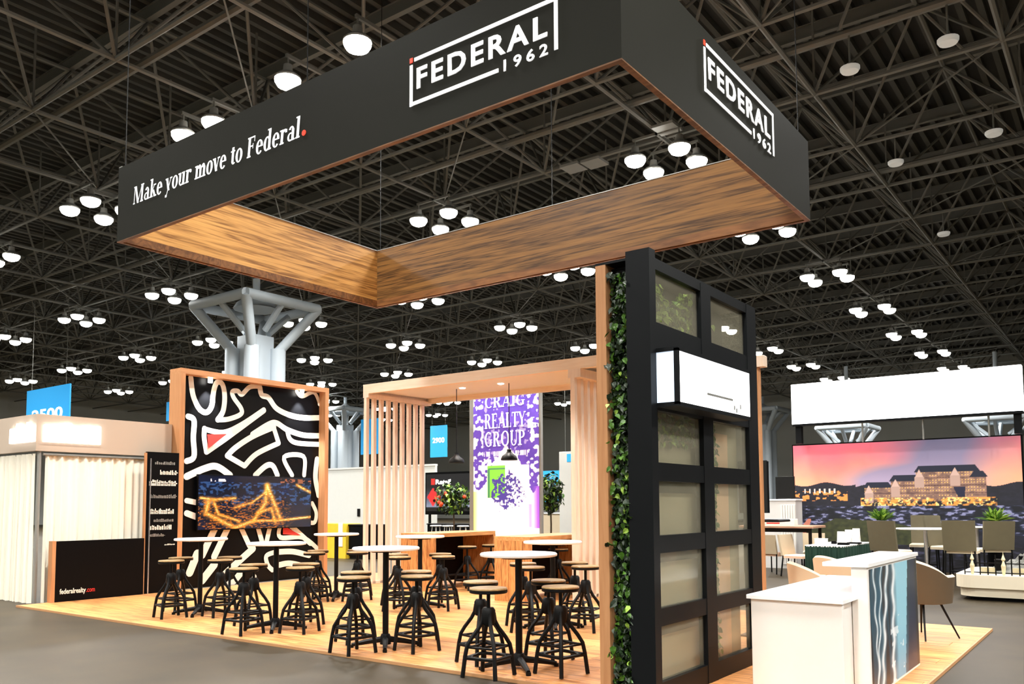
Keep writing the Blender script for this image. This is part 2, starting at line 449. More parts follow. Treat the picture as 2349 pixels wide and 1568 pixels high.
# ------------------------------------------------------------------ high bay lamps, four round every second node
lamp = thing('high_bay_lamp', (0, 0, 0), 'glowing white glass bowl lamp hung under the dark space frame', 'lamp', 'high bay lamps in fours')
MB().lathe([(.0, .0), (.12, .015), (.21, .06), (.26, .14), (.265, .2)], 16).build('glass_bowl', 'lamp_glass', lamp, True, True)
MB().lathe([(.268, .2), (.275, .23), (.2, .3), (.1, .36), (.09, .5), (.0, .5)], 16).build('housing', 'lamp_metal', lamp, True, True)
MB().tube([(0, 0, .5), (0, 0, ZB - LAMP_Z + .02)], .02, 6).build('stem', 'steel', lamp, local=True)
for x in LX[5:]:
    for y in LY[3:]:
        if seen(Vector((x, y, LAMP_Z))) is None: continue
        for sy in (-.5, .5): MB().box(x - .66, x + .66, y + sy - .03, y + sy + .03, ZB - .12, ZB - .06).build('lamp_bracket', 'steel', ceil)
        MB().box(x - .03, x + .03, y - .53, y + .53, ZB - .12, ZB - .05).build('lamp_bracket', 'steel', ceil)
for u, v in ((420, 314), (490, 285), (660, 190), (820, 105)):
    p = atz(u, v, LAMP_Z); yn = min(NY, key=lambda q: abs(q - p.y))
    MB().box(p.x - .03, p.x + .03, min(yn, p.y) - .05, max(yn, p.y) + .05, ZB - .12, ZB - .05).build('lamp_bracket', 'steel', ceil)
used = 0
for x, y in ((-9.1, 5.15), (-9.1, -1.7), (-16.47, 5.15), (-1.73, 5.15), (-1.73, -1.7), (5.64, 5.15), (5.64, 12.0), (5.64, 18.85), (5.64, -1.7), (13.01, 12.0), (13.01, 5.15)):  # bowls added at unseen clusters outside the view
    for sy in (-.5, .5): MB().box(x - .66, x + .66, y + sy - .03, y + sy + .03, ZB - .12, ZB - .06).build('lamp_bracket', 'steel', ceil)
    MB().box(x - .03, x + .03, y - .53, y + .53, ZB - .12, ZB - .05).build('lamp_bracket', 'steel', ceil)
    for sx in (-.6, .6):
        for sy in (-.5, .5): place(lamp, used, (x + sx, y + sy, LAMP_Z - .13)); used = 1
for x in LX[5:]:
    for y in LY[3:]:
        vis = seen(Vector((x, y, LAMP_Z)))
        if vis is None: continue
        for sx in (-.6, .6):
            for sy in (-.5, .5):
                if y == LY[3] and x > -13 : continue
                place(lamp, used, (x + sx, y + sy, LAMP_Z - .13)); used = 1
for u, v in ((420, 314), (490, 285), (660, 190), (820, 105)):
    p = atz(u, v, LAMP_Z)
    q = place(lamp, 1, (p.x, p.y, LAMP_Z - .13), 0, 'white glass bowl lamp just above the upper edge of the black hanging sign', 'lamps above the sign')
dl_ = thing('ceiling_downlight', (0, 0, 0), 'small white disc lamp up in the dark ceiling', 'lamp', 'disc lamps in the ceiling')
MB().lathe([(0, 0), (.16, .0), (.19, .05), (.19, .09), (0, .12)], 16).build('disc', 'lamp_disc', dl_, True, True)
MB().tube([(0, 0, .1), (0, 0, .75)], .02, 6).build('stem', 'steel', dl_, local=True)
for i, (u, v) in enumerate(((2175, 100), (1950, 165), (2055, 378), (2280, 310), (2165, 540))):
    p = atz(u, v, LAMP_Z); place(dl_, i, tuple(p))
    ld = bpy.data.lights.new('disc_lamp_light', 'AREA'); ld.shape = 'DISK'; ld.size = .3; ld.energy = 260; ld.color = (1, .975, .925)  # light added at each disc in place of the skipped clusters
    lo = bpy.data.objects.new('disc_lamp_light', ld); COL.objects.link(lo); lo.location = (p.x, p.y, p.z - .03)

for u, v in ((1316, 387), (1364, 376), (1530, 297)):
    p = atz(u, v, 10.65); MB().box(p.x - .28, p.x + .28, p.y - .28, p.y + .28, 10.65, 10.72).build('access_panel', 'lamp_metal', ceil)
# ------------------------------------------------------------------ clustered columns with square capitals
def column(x, y, label, ztop=9.5, s=1.0):
    e = thing('hall_column', (x, y, 0), label, 'column')
    h = 1.72 * s
    for sx in (-1, 1):
        for sy in (-1, 1):
            px, py = x + sx * .62 * s, y + sy * .62 * s
            MB().tube([(px, py, 0), (px, py, ztop - 1.7 * s)], .3 * s, 12).build('shaft', 'col_paint', e, True)
            MB().tube([(px, py, ztop - 1.8 * s), (x + sx * h, y + sy * h, ztop)], .2 * s, 10).build('capital_strut', 'col_paint', e, True)
    MB().box(x - .5 * s, x + .5 * s, y - .5 * s, y + .5 * s, 0, ztop - 1.2 * s).build('core', 'col_paint', e)
    for (ax, ay, bx_, by) in ((-h, -h, h, -h), (h, -h, h, h), (h, h, -h, h), (-h, h, -h, -h)):
        MB().tube([(x + ax, y + ay, ztop), (x + bx_, y + by, ztop)], .2 * s, 10).build('capital_beam', 'col_paint', e, True)
        MB().tube([(x + (ax + bx_) / 2 * .35, y + (ay + by) / 2 * .35, ztop - 1.0 * s), (x + (ax + bx_) / 2, y + (ay + by) / 2, ztop)], .13 * s, 8).build('capital_strut', 'col_paint', e, True)
    MB().lathe([(.9 * s, ztop - .1), (.75 * s, ztop + .15), (.22 * s, ztop + .55), (.14 * s, ztop + .62), (.14 * s, ZB - .1)], 12, (x, y, 0)).build('cap', 'col_paint', e, True)
    return e
column(-28.0, 20.6, 'pale blue grey clustered column with open square capital behind the graphic mural wall')
p = atz(792, 945, 9.4); column(p.x, p.y, 'far pale clustered column between the mural wall and the slatted pergola')
p = atz(1772, 948, 9.4); column(p.x, 70, 'far pale clustered column just beside the black door tower', 9.4)
p = aty(1945, 985, 58); column(p.x, p.y, 'far column seen between the lit white sign and the sunset picture', 6.5, .9)
p = aty(2290, 985, 58); column(p.x, p.y, 'far column at the end of the lit white sign', 6.5, .9)

# ------------------------------------------------------------------ booth platform with planks
PX0, PX1, PY0, PY1, PE, PYE, PT = -14.05, -1.5, 6.02, 11.76, -6.4, 13.6, .03
plat = thing('booth_platform', (-8, 9, 0), 'raised oak plank floor of the booth with the round white tables', 'platform')
MB().box(PX0, PX1, PY0, PY1, 0, PT - .006).build('base', 'plat_edge', plat)
MB().box(PX0, PE, PY1, PYE, 0, PT - .006).build('base', 'plat_edge', plat)
MB().box(PX0 - .02, PX1 + .02, PY0 - .02, PY0, 0, PT).build('edge_trim', 'plat_edge', plat)
MB().box(PX1, PX1 + .02, PY0 - .02, PY1, 0, PT).build('edge_trim', 'plat_edge', plat)
MB().box(-3.6, -2.9, 5.78, PY0 - .022, 0, PT).build('base', 'plat_edge', plat)
pw, pl = .24, 1.62
pm = {}
r = 0; y = PY0
while y < PYE - .02:
    y1 = min(y + pw, PYE); xe = PX1 if y < PY1 - .05 else PE
    if y < PY1 < y1: y1 = PY1
    x = PX0 - (r * .61 % 1) * pl
    while x < xe:
        a, b = max(x, PX0), min(x + pl, xe)
        if b - a > .02:
            k = (round(b - a, 3), round(y1 - y, 3))
            if k not in pm:
                w, h = k
                o = MB().bbox(.0015, w - .0015, .0015, h - .0015, 0, .006, .0015).build('plank', 'plank', plat, local=True); pm[k] = o.data
            else:
                o = bpy.data.objects.new('plank', pm[k]); COL.objects.link(o); o.parent = plat
            o.location = (a + 8, y - 9, PT - .006)
        x += pl
    y = y1; r += 1

# ------------------------------------------------------------------ hanging ring sign
SX0, SX1, SY0, SY1, SZ0, SZ1 = -10.055, -2.91, 5.317, 9.80, 4.845, 5.785
sign = thing('hanging_sign', ((SX0 + SX1) / 2, (SY0 + SY1) / 2, SZ0), 'huge rectangular ring sign, black outside and wood inside, hung over the booth', 'sign')
T = .05
SF = MB().box(SX0, SX1, SY0, SY0 + T, SZ0, SZ1).build('front_panel', 'sign_black', sign)
SE = MB().box(SX1 - T, SX1, SY0 + T, SY1, SZ0, SZ1).build('end_panel', 'sign_black', sign)
MB().box(SX0, SX0 + T, SY0 + T, SY1, SZ0, SZ1).build('end_panel', 'sign_black', sign)
MB().box(SX0 + T, SX1 - T, SY1 - T, SY1, SZ0, SZ1).build('back_panel', 'sign_black', sign)
e = .012
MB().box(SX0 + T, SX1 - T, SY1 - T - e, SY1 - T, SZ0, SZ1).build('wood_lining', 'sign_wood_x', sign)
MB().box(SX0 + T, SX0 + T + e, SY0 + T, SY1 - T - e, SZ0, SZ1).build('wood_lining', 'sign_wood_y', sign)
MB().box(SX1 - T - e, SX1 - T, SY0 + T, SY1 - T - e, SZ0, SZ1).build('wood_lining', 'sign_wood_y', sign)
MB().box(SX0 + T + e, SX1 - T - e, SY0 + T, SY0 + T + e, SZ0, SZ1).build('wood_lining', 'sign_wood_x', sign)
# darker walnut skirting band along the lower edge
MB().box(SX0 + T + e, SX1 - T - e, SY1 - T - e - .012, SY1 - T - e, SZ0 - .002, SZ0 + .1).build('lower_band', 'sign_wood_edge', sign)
MB().box(SX0 + T + e, SX0 + T + e + .012, SY0 + T + e, SY1 - T - e, SZ0 - .002, SZ0 + .1).build('lower_band', 'sign_wood_edge', sign)
MB().box(SX0, SX1, SY0, SY0 + T, SZ0 - .012, SZ0).build('bottom_edge', 'sign_wood_edge', sign)
MB().box(SX0, SX1, SY1 - T, SY1, SZ0 - .012, SZ0).build('bottom_edge', 'sign_wood_edge', sign)
MB().box(SX0, SX0 + T, SY0 + T, SY1 - T, SZ0 - .012, SZ0).build('bottom_edge', 'sign_wood_edge', sign)
MB().box(SX1 - T, SX1, SY0 + T, SY1 - T, SZ0 - .012, SZ0).build('bottom_edge', 'sign_wood_edge', sign)
MB().box(SX0 + T, SX1 - T, SY1 - T - .02, SY1, SZ1, SZ1 + .012).box(SX0, SX0 + T + .02, SY0, SY1, SZ1, SZ1 + .012).build('top_edge', 'lamp_metal', sign)
for x, y in ((SX0 + .1, SY0 + .03), (SX1 - .1, SY0 + .03), (SX0 + .1, SY1 - .03), (SX1 - .1, SY1 - .03), (-6.5, SY0 + .03), (-6.5, SY1 - .03)):
    MB().tube([(x, y, SZ1), (x, y, HZ)], .006, 5).build('cable', 'black', sign)
def logo(o, ex, k, sg):
    """frame, word and year; o = lower left corner of the frame, ex = reading direction"""
    o = Vector(o); ex = Vector(ex); ez = Vector((0, 0, 1)); n = ex.cross(ez) * .006
    n = n if n.length else Vector((0, -.006, 0))
    w, h, t = 1.585 * k[0], .435 * k[1], .034
    bars = [((0, 0), (t, 0), (t, h - .055), (0, h - .055)), ((0, 0), (w * .63, 0), (w * .63, t), (0, t)),
            ((t * 1.6, h - t), (w, h - t), (w, h), (t * 1.6, h)), ((w - t, 0), (w, 0), (w, h), (w - t, h))]
    for b in bars: MB().prism(b, o, ex, ez, n).build('logo_bar', 'white_ink', sg)
    MB().prism(((0, h - .035), (t, h - .035), (t, h + .01), (0, h + .01)), o, ex, ez, n).build('logo_dot', 'red_ink', sg)
    text_mesh('FEDERAL', .262 * k[1], o + ex * (.085 * k[0]) + ez * .145 * k[1] + n * .5, ex, ez, 'lettering', 'white_ink', sg, 1.25, .006, 0, 1.40 * k[0])
    text_mesh('1962', .135 * k[1], o + ex * (w * .665) - ez * .01 + n * .5, ex, ez, 'lettering', 'white_ink', sg, 1.5, .002, 0, w * .275)
logo((-5.053, SY0 - .001, 5.10), (1, 0, 0), (1, 1), SF)
logo((SX1 + .001, 6.82, 5.20), (0, 1, 0), (1.125, 1.06), SE)

# serif lettering built from stems, slabs, rings and diagonals
class Serif:
    def __init__(s, W=.155, T=.05): s.W = W; s.T = T; s.p = []
    def stem(s, x, y0, y1, foot=(1, 1), w=None):
        w = w or s.W; s.p.append([(x, y0), (x + w, y0), (x + w, y1), (x, y1)])
        t = s.T; e = .055
        if foot[0]: s.p.append([(x - e, y0), (x + w + e, y0), (x + w + e, y0 + t), (x - e, y0 + t)])
        if foot[1] == 1: s.p.append([(x - e, y1 - t), (x + w + e, y1 - t), (x + w + e, y1), (x - e, y1)])
        if foot[1] == 2: s.p.append([(x - e * 1.4, y1 - t), (x + w * .5, y1 - t), (x + w * .5, y1), (x - e * 1.4, y1)])
    def ring(s, cx, cy, rx, ry, a0=0, a1=360, w=None, t=None, n=22):
        w = w or s.W; t = t or s.T
        A = [math.radians(a0 + (a1 - a0) * i / n) for i in range(n + 1)]
        for a, b in zip(A[:-1], A[1:]):
            s.p.append([(cx + rx * math.cos(a), cy + ry * math.sin(a)), (cx + rx * math.cos(b), cy + ry * math.sin(b)),
                        (cx + (rx - w) * math.cos(b), cy + (ry - t) * math.sin(b)), (cx + (rx - w) * math.cos(a), cy + (ry - t) * math.sin(a))])
    def diag(s, x0, y0, x1, y1, w): s.p.append([(x0, y0), (x0 + w, y0), (x1 + w, y1), (x1, y1)])
    def slab(s, x0, x1, y0, y1): s.p.append([(x0, y0), (x1, y0), (x1, y1), (x0, y1)])
def glyph(c):
    g = Serif(); W, T = g.W, g.T; C, X = .72, .5
    if c == 'M':
        g.stem(.06, 0, C, w=.05); g.stem(.68, 0, C); g.diag(.36, 0, .07, C, W); g.diag(.4, 0, .69, C, .05); return g.p, .92
    if c == 'F':
        g.stem(.07, 0, C); g.slab(.07, .5, C - T, C); g.slab(.46, .5, C - .2, C); g.slab(.2, .4, .36, .36 + T); g.slab(.37, .41, .28, .47); return g.p, .58
    if c == 'E':
        g.stem(.07, 0, C); g.slab(.07, .52, C - T, C); g.slab(.48, .52, C - .18, C); g.slab(.2, .42, .36, .36 + T); g.slab(.39, .43, .29, .47); g.slab(.07, .55, 0, T); g.slab(.51, .55, 0, .2); return g.p, .62
    if c == 'L':
        g.stem(.07, 0, C); g.slab(.07, .5, 0, T); g.slab(.46, .5, 0, .22); return g.p, .55
    if c == 'I': g.stem(.08, 0, C); return g.p, .33
    if c == 'T':
        g.stem(.24, 0, C, (1, 0)); g.slab(.02, .6, C - T, C); g.slab(.02, .06, C - .2, C); g.slab(.56, .6, C - .2, C); return g.p, .63
    if c == 'C':
        g.ring(.37, .36, .34, .37, 48, 312); g.slab(.57, .61, .48, .7); return g.p, .68
    if c == 'G':
        g.ring(.37, .36, .34, .37, 48, 320); g.slab(.57, .61, .5, .7); g.slab(.5, .63, .05, .34); g.slab(.42, .7, .31, .35); return g.p, .74
    if c == 'O': g.ring(.38, .36, .36, .38); return g.p, .78
    if c == 'U':
        g.stem(.08, .25, C, (0, 1)); g.stem(.54, .25, C, (0, 1), .05); g.ring(.335, .26, .255, .27, 180, 360, .1); return g.p, .7
    if c == 'P' or c == 'R':
        g.stem(.07, 0, C); g.ring(.28, .53, .28, .19, -90, 90); g.slab(.1, .29, C - T, C); g.slab(.1, .29, .34, .34 + T)
        if c == 'R': g.diag(.47, 0, .26, .36, W); g.slab(.44, .68, 0, T)
        return g.p, (.7 if c == 'R' else .6)
    if c == 'A':
        g.diag(.04, 0, .33, C, .05); g.diag(.52, 0, .3, C, W); g.slab(.16, .5, .22, .22 + T); g.slab(-.02, .17, 0, T); g.slab(.46, .74, 0, T); return g.p, .72
    if c == 'Y':
        g.stem(.25, 0, .36, (1, 0)); g.diag(.25, .32, .02, C, W); g.diag(.32, .32, .56, C, .05); g.slab(-.04, .2, C - T, C); g.slab(.5, .68, C - T, C); return g.p, .64
    if c == 'o': g.ring(.25, .24, .24, .26); return g.p, .5
    if c == 'e': g.ring(.24, .24, .23, .26, 0, 320); g.slab(.08, .47, .24, .24 + T); return g.p, .48
    if c == 'a':
        g.stem(.28, 0, .38, (0, 0)); g.slab(.28, .5, 0, T); g.ring(.25, .34, .17, .16, 5, 160, .13); g.ring(.21, .14, .18, .15, 60, 300, .11); return g.p, .5
    if c == 'u':
        g.stem(.06, .14, X, (0, 2)); g.stem(.34, 0, X, (0, 2)); g.slab(.34, .54, 0, T); g.ring(.25, .17, .19, .18, 180, 330, .1); return g.p, .56
    if c == 'r': g.stem(.06, 0, X, (1, 2)); g.ring(.3, .32, .17, .18, 30, 170, .05, .09); g.slab(.32, .44, .36, .47); return g.p, .44
    if c == 'm':
        for x in (.06, .34, .62): g.stem(x, 0, X - (.12 if x > .1 else 0), (1, 2 if x < .1 else 0))
        g.ring(.335, .34, .14, .17, 0, 170, .13, .07); g.ring(.615, .34, .14, .17, 0, 170, .13, .07); return g.p, .84
    if c == 'v': g.diag(.18, 0, -.01, X, W); g.diag(.22, 0, .36, X, .05); g.slab(-.05, .17, X - T, X); g.slab(.3, .48, X - T, X); return g.p, .46
    if c == 'y': g.diag(.18, 0, -.01, X, W); g.diag(.06, -.22, .38, X, .05); g.slab(-.05, .17, X - T, X); g.slab(.32, .5, X - T, X); g.slab(.0, .14, -.24, -.14); return g.p, .48
    if c == 't': g.stem(.08, .08, .62, (0, 0)); g.slab(.0, .3, X - T, X); g.ring(.23, .13, .15, .14, 190, 320, .12); return g.p, .33
    if c == 'd': g.stem(.32, 0, .74, (0, 2)); g.slab(.32, .53, 0, T); g.ring(.24, .24, .22, .26, 50, 310); return g.p, .55
    if c == 'k': g.stem(.06, 0, .74, (1, 2)); g.diag(.16, .22, .36, X, .05); g.diag(.38, 0, .2, .28, W); g.slab(.34, .58, 0, T); g.slab(.3, .5, X - T, X); return g.p, .56
    if c == 'l': g.stem(.07, 0, .74, (1, 2)); return g.p, .28
    return [], .26
def serif_line(body, size, origin, ex, name, mat, parent, width=None, shear=.0, track=.02):
    words = [[]]; x = 0
    for c in body:
        if c == ' ': words.append([])
        ps, adv = glyph(c)
        for q in ps: words[-1].append([(x + px + shear * py, py) for px, py in q])
        x += adv + track
    k = (width / x) if width else size
    ex = Vector(ex); ez = Vector((0, 0, 1)); n = ex.cross(ez) * .005
    for w in words:
        mb = MB()
        for q in w:
            mb.add([Vector(origin) + ex * (px * k) + ez * (py * size) + n for px, py in q], [(0, 1, 2, 3)])
        mb.build(name, mat, parent)
serif_line('Make your move to Federal', .30, (-9.69, SY0, 5.235), (1, 0, 0), 'lettering', 'white_ink', SF, 3.13, .12)
MB().prism([(.03 * math.cos(i * .524), .03 * math.sin(i * .524)) for i in range(12)], (-6.50, SY0 - .001, 5.262), (1, 0, 0), (0, 0, 1), (0, -.006, 0)).build('full_stop', 'red_ink', SF)
# ------------------------------------------------------------------ leaves
def leaf_mesh(mat, L=.075, W_=.055):
    pts = [(0, 0, 0), (-.5, .18, .06), (-.42, .55, .1), (0, 1, -.08), (.42, .55, .1), (.5, .18, .06), (0, .5, -.04)]
    mb = MB().add([(x * W_, y * L, z * L) for x, y, z in pts], [(0, 6, 1), (1, 6, 2), (2, 6, 3), (3, 6, 4), (4, 6, 5), (5, 6, 0)])
    me = bpy.data.meshes.new('leaf'); me.from_pydata(mb.v, [], mb.f); me.materials.append(M[mat]); me.update()
    return me
LEAF = [leaf_mesh('leaf', .055, .04), leaf_mesh('leaf_dark', .055, .04), leaf_mesh('leaf_light', .05, .036)]
def leaf_rot(nrm, spread=.7):
    n = (Vector(nrm) + Vector((random.gauss(0, spread), random.gauss(0, spread), random.gauss(0, spread)))).normalized()
    down = Vector((random.gauss(0, .6), random.gauss(0, .6), -1)); y = (down - n * down.dot(n)).normalized(); x = y.cross(n)
    return Matrix((x, y, n)).transposed().to_4x4()
def add_leaf(mb, p, R, L, W_):
    pts = [(0, 0, 0), (-.5, .18, .06), (-.42, .55, .1), (0, 1, -.08), (.42, .55, .1), (.5, .18, .06)]
    vs = [(Vector(p) + (R @ Vector((x * W_, y * L, z * L)))) for x, y, z in pts]
    mb.add(vs, [(0, 3, 2, 1), (0, 5, 4, 3)])

# ------------------------------------------------------------------ tower with the glazed door, ivy and wood cheek
TX0, TX1, TY0, TY1, TZ = -3.468, -2.981, 5.84, 8.125, 3.50
tower = thing('door_tower', (-3.22, 7.0, 0), 'tall black glazed door tower with ivy strip and wooden cheek beside the white reception desk', 'display tower')
MB().box(TX0, -3.375, TY0, TY1, PT, TZ - .01).build('wood_cheek', 'frame_wood', tower)
MB().box(-3.375, -3.335, TY0 + .10, TY1, PT, TZ - .03).build('ivy_backing', 'black_panel', tower)
MB().box(-3.335, -3.19, TY0 + .10, TY0 + .13, PT, TZ - .03).build('ivy_backing', 'black_panel', tower)
MB().box(TX0, -3.19, TY0, TY1, TZ - .01, TZ + .01).build('cap_rail', 'door_black', tower)
st = MB().box(-3.19, TX1, TY0, 5.945, PT, TZ + .06).build('door_stile', 'door_black', tower)
MB().box(-3.06, TX1, 7.885, TY1, PT, TZ).build('door_stile', 'door_black', tower)
MB().box(-3.06, TX1, 6.81, 7.02, PT, TZ - .02).build('door_mullion', 'door_black', tower)
for z0, z1 in ((PT, .185), (.61, .745), (1.17, 1.305), (1.73, 1.875), (3.41, TZ)):
    MB().box(-3.055, TX1 - .004, 5.945, 7.885, z0, z1).build('door_rail', 'door_black', tower)
MB().box(-3.055, TX1 - .004, 5.945, 7.885, 2.285, 2.985).build('header_panel', 'door_black', tower)
for z0, z1 in ((.185, .61), (.745, 1.17), (1.305, 1.73), (1.875, 2.285), (2.985, 3.41)):
    for y0, y1 in ((5.945, 6.81), (7.02, 7.885)):
        MB().box(-3.03, -3.022, y0, y1, z0, z1).build('pane', 'pane', tower)
MB().box(-3.13, -3.115, 5.95, 7.88, PT, 2.95).build('inner_panel', 'beige_backing', tower)
MB().box(-3.115, -3.10, 7.34, 7.62, PT + .02, 2.2).build('inner_board', 'pink_panel', tower)
for z in (.52, 1.1, 1.66):
    MB().box(-3.115, -3.108, 5.96, 7.02, z - .02, z + .09).build('inner_band', 'leaf_dark', tower)
# lit sign box standing proud of the header
BX = -2.80
yb0 = 5.93
pa, pb = aty(1548, 797, yb0), aty(1552, 926, yb0)
z1, z0 = pa.z, pb.z; yb1 = atx(1721, 890, BX).y
MB().box(TX1, BX - .02, yb0 + .008, yb1 - .008, z0 + .01, z1 - .01).build('sign_box', 'lit_sign', tower)
SFC = MB().box(BX - .02, BX, yb0 + .03, yb1 - .02, z0 + .02, z1 - .02).build('sign_face', 'lit_white', tower)
for (a, b, c, d) in ((yb0, yb0 + .035, z0, z1), (yb1 - .02, yb1, z0, z1)):
    MB().box(BX - .03, BX + .004, a, b, c, d).build('sign_frame', 'door_black', tower)
for (c, d) in ((z0 - .012, z0 + .02), (z1 - .02, z1 + .012)):
    MB().box(TX1, BX + .004, yb0, yb1, c, d).build('sign_frame', 'door_black', tower)
MB().box(BX, BX + .003, yb0 + .55, yb0 + 1.1, z0 + .125, z0 + .145).build('sign_stroke', 'lamp_metal', SFC)
for k, (dy, dz) in enumerate(((1.12, .05), (1.17, .03), (1.26, .07))):
    MB().box(BX, BX + .003, yb0 + dy, yb0 + dy + .025, z0 + dz, z0 + dz + .04).build('sign_stroke', 'lamp_metal', SFC)
# ivy: the largest leaves one by one, the rest behind the glass as one mass
leaf_n = 0
toff = tower.location
for i in range(290):
    z = PT + .05 + (TZ - .15) * ((i + random.random()) / 290)
    x = -3.375 + random.random() * .19; y = TY0 + .08 - random.random() * .1
    sc = random.uniform(.75, 1.35)
    o = bpy.data.objects.new('ivy_leaf', LEAF[random.choice((0, 0, 1, 1, 1, 2))]); COL.objects.link(o); o.parent = tower
    o.matrix_local = Matrix.Translation(Vector((x, y, z)) - toff) @ leaf_rot((0, -1, .25), .55) @ Matrix.Scale(sc, 4)
mass = {'leaf': MB(), 'leaf_dark': MB(), 'leaf_light': MB()}
for i in range(1400):
    z = PT + .05 + random.random() * (TZ - .15); x = -3.37 + random.random() * .17
    add_leaf(mass[random.choice(('leaf_dark', 'leaf_dark', 'leaf'))], (x, TY0 + .10 - random.random() * .04, z), leaf_rot((0, -1, .2), .6), .05, .04)
for i in range(1500):
    z = 2.78 + random.random() * .62
    if i % 4: y = 5.98 + random.random() * .95
    else: y = 5.98 + random.random() * 1.3
    if z > 3.3 - .1 * math.sin(y * 9): continue
    add_leaf(mass[random.choice(('leaf', 'leaf_light', 'leaf_light'))], (-3.17 + random.random() * .1, y, z), leaf_rot((1, 0, .2), .6), .07, .055)
for i in range(900):
    z = .1 + random.random() * 2.65
    y = 7.16 + random.gauss(0, .06)
    if i % 6 == 0: y = 6.0 + random.random() * .9; z = 2.05 + random.random() * .25
    add_leaf(mass[random.choice(('leaf', 'leaf', 'leaf_light'))], (-3.105 + random.random() * .04, y, z), leaf_rot((1, 0, .2), .6), .06, .05)
for k, mb in mass.items(): tag(mb.build('ivy_foliage', k, tower), kind='stuff')

# wooden post and monitor behind the tower
pp = atx(1742, 1200, -3.42)
e = thing('wooden_post', (-3.42, pp.y, PT), 'slim wooden post with a small top block behind the black door tower', 'post')
zt = atx(1738, 845, -3.42).z
MB().bbox(-3.47, -3.37, pp.y - .04, pp.y + .04, PT, zt).build('shaft', 'frame_wood', e)
MB().bbox(-3.48, -3.30, pp.y - .06, pp.y + .06, zt, zt + .13).build('block', 'pale_wood', e)
my = pp.y + .35
a, b = aty(1741, 1056, my), aty(1765, 1176, my)
e = thing('monitor', ((a.x + b.x) / 2, my, 0), 'black flat monitor on a slim stand just behind the black door tower', 'monitor')
MB().bbox(a.x - .25, b.x, my - .025, my + .025, b.z, a.z).build('screen', 'screen_off', e)
MB().tube([(a.x, my, PT), (a.x, my, b.z)], .03, 8).build('pole', 'black', e)
MB().bbox(a.x - .2, a.x + .3, my - .25, my + .15, b.z - .1, b.z - .07).build('shelf', 'black', e)
MB().bbox(a.x - .22, a.x + .22, my - .2, my + .2, PT, PT + .02).build('foot', 'black', e)

# ------------------------------------------------------------------ mural wall with the screen
WX0, WX1, WY0, WY1, WZ = -14.36, -14.0, 8.68, 12.22, 4.10
mural = thing('mural_wall', (-14.2, 10.4, PT), 'wood framed black wall painted with thick white bands and two red triangles', 'wall panel')
fw_ = .1
MB().box(WX0, WX1, WY0, WY0 + fw_, PT, WZ - fw_).build('frame_post', 'frame_wood', mural)
MB().box(WX0, WX1, WY1 - fw_, WY1, PT, WZ - fw_).build('frame_post', 'frame_wood', mural)
MB().box(WX0, WX1, WY0, WY1, WZ - fw_, WZ).build('frame_rail', 'frame_wood_y', mural)
PPAN = MB().box(WX0 + .06, WX1 - .2, WY0 + fw_, WY1 - fw_, PT, WZ - fw_).build('painted_panel', 'mural_black', mural)
PXW = WX1 - .2
def c2(x, y): 
    p = atx(340 + x / 3.267, 820 + y / 3.267, PXW); return (min(max(p.y, WY0 + fw_ + .002), WY1 - fw_ - .002), min(max(p.z, PT + .02), WZ - fw_ - .002))
def smooth_path(pts, n=6):
    out = []
    P = [pts[0]] + list(pts) + [pts[-1]]
    for i in range(1, len(P) - 2):
        p0, p1, p2, p3 = [np.array(q, float) for q in P[i - 1:i + 3]]
        for k in range(n):
            t = k / n
            out.append(tuple(.5 * (2 * p1 + (p2 - p0) * t + (2 * p0 - 5 * p1 + 4 * p2 - p3) * t * t + (3 * p1 - p0 - 3 * p2 + p3) * t ** 3)))
    out.append(tuple(pts[-1])); return out
BANDN = [0]
def band(pts, w, mat='mural_white'):
    BANDN[0] += 1
    path = [np.array(c2(*q)) for q in smooth_path(pts)]
    hw = w / 3.267 * .0083 / 2
    mb = MB(); vs = []
    for i, p in enumerate(path):
        t = path[min(i + 1, len(path) - 1)] - path[max(0, i - 1)]; t = t / (np.linalg.norm(t) + 1e-9); n = np.array([-t[1], t[0]])
        for s in (-1, 1):
            q = p + n * hw * s
            vs.append((PXW + .004 + .0006 * BANDN[0], min(max(q[0], WY0 + fw_), WY1 - fw_), min(max(q[1], PT), WZ - fw_)))
    mb.add(vs, [(2 * i, 2 * i + 1, 2 * i + 3, 2 * i + 2) for i in range(len(path) - 1)])
    for c in (path[0], path[-1]):
        mb.add([(PXW + .0043 + .0006 * BANDN[0], min(max(c[0] + hw * math.cos(a * .628), WY0 + fw_), WY1 - fw_), min(max(c[1] + hw * math.sin(a * .628), PT), WZ - fw_)) for a in range(10)], [tuple(range(10))])
    mb.build('painted_band', mat, PPAN)
band([(318, 150), (335, 280), (380, 380), (435, 410), (475, 360), (490, 250), (515, 185), (555, 200), (572, 290), (560, 400), (520, 465)], 42)
band([(520, 465), (600, 460), (690, 425), (695, 380), (640, 300), (630, 255), (670, 250), (700, 275), (760, 220), (835, 215)], 38)
band([(835, 220), (850, 280), (900, 300), (960, 380), (1060, 430), (1160, 450), (1285, 450)], 46)
band([(1110, 250), (1150, 290), (1240, 260), (1285, 350)], 34)
band([(420, 530), (418, 600), (435, 705)], 40); band([(435, 705), (600, 590), (865, 395)], 44); band([(420, 535), (560, 560), (700, 500), (865, 390)], 40)
band([(590, 735), (720, 810)], 42); band([(720, 810), (810, 720), (975, 640)], 42); band([(975, 640), (940, 530)], 42); band([(590, 735), (650, 675), (780, 590), (940, 520)], 44)
band([(780, 575), (900, 500), (960, 490), (1040, 540), (1160, 580), (1285, 585)], 46)
band([(1285, 650), (1120, 640), (1060, 610), (1040, 550)], 42)
band([(296, 440), (340, 470), (335, 600), (340, 740), (285, 775)], 44)
band([(285, 890), (420, 830), (510, 815), (610, 880)], 52)
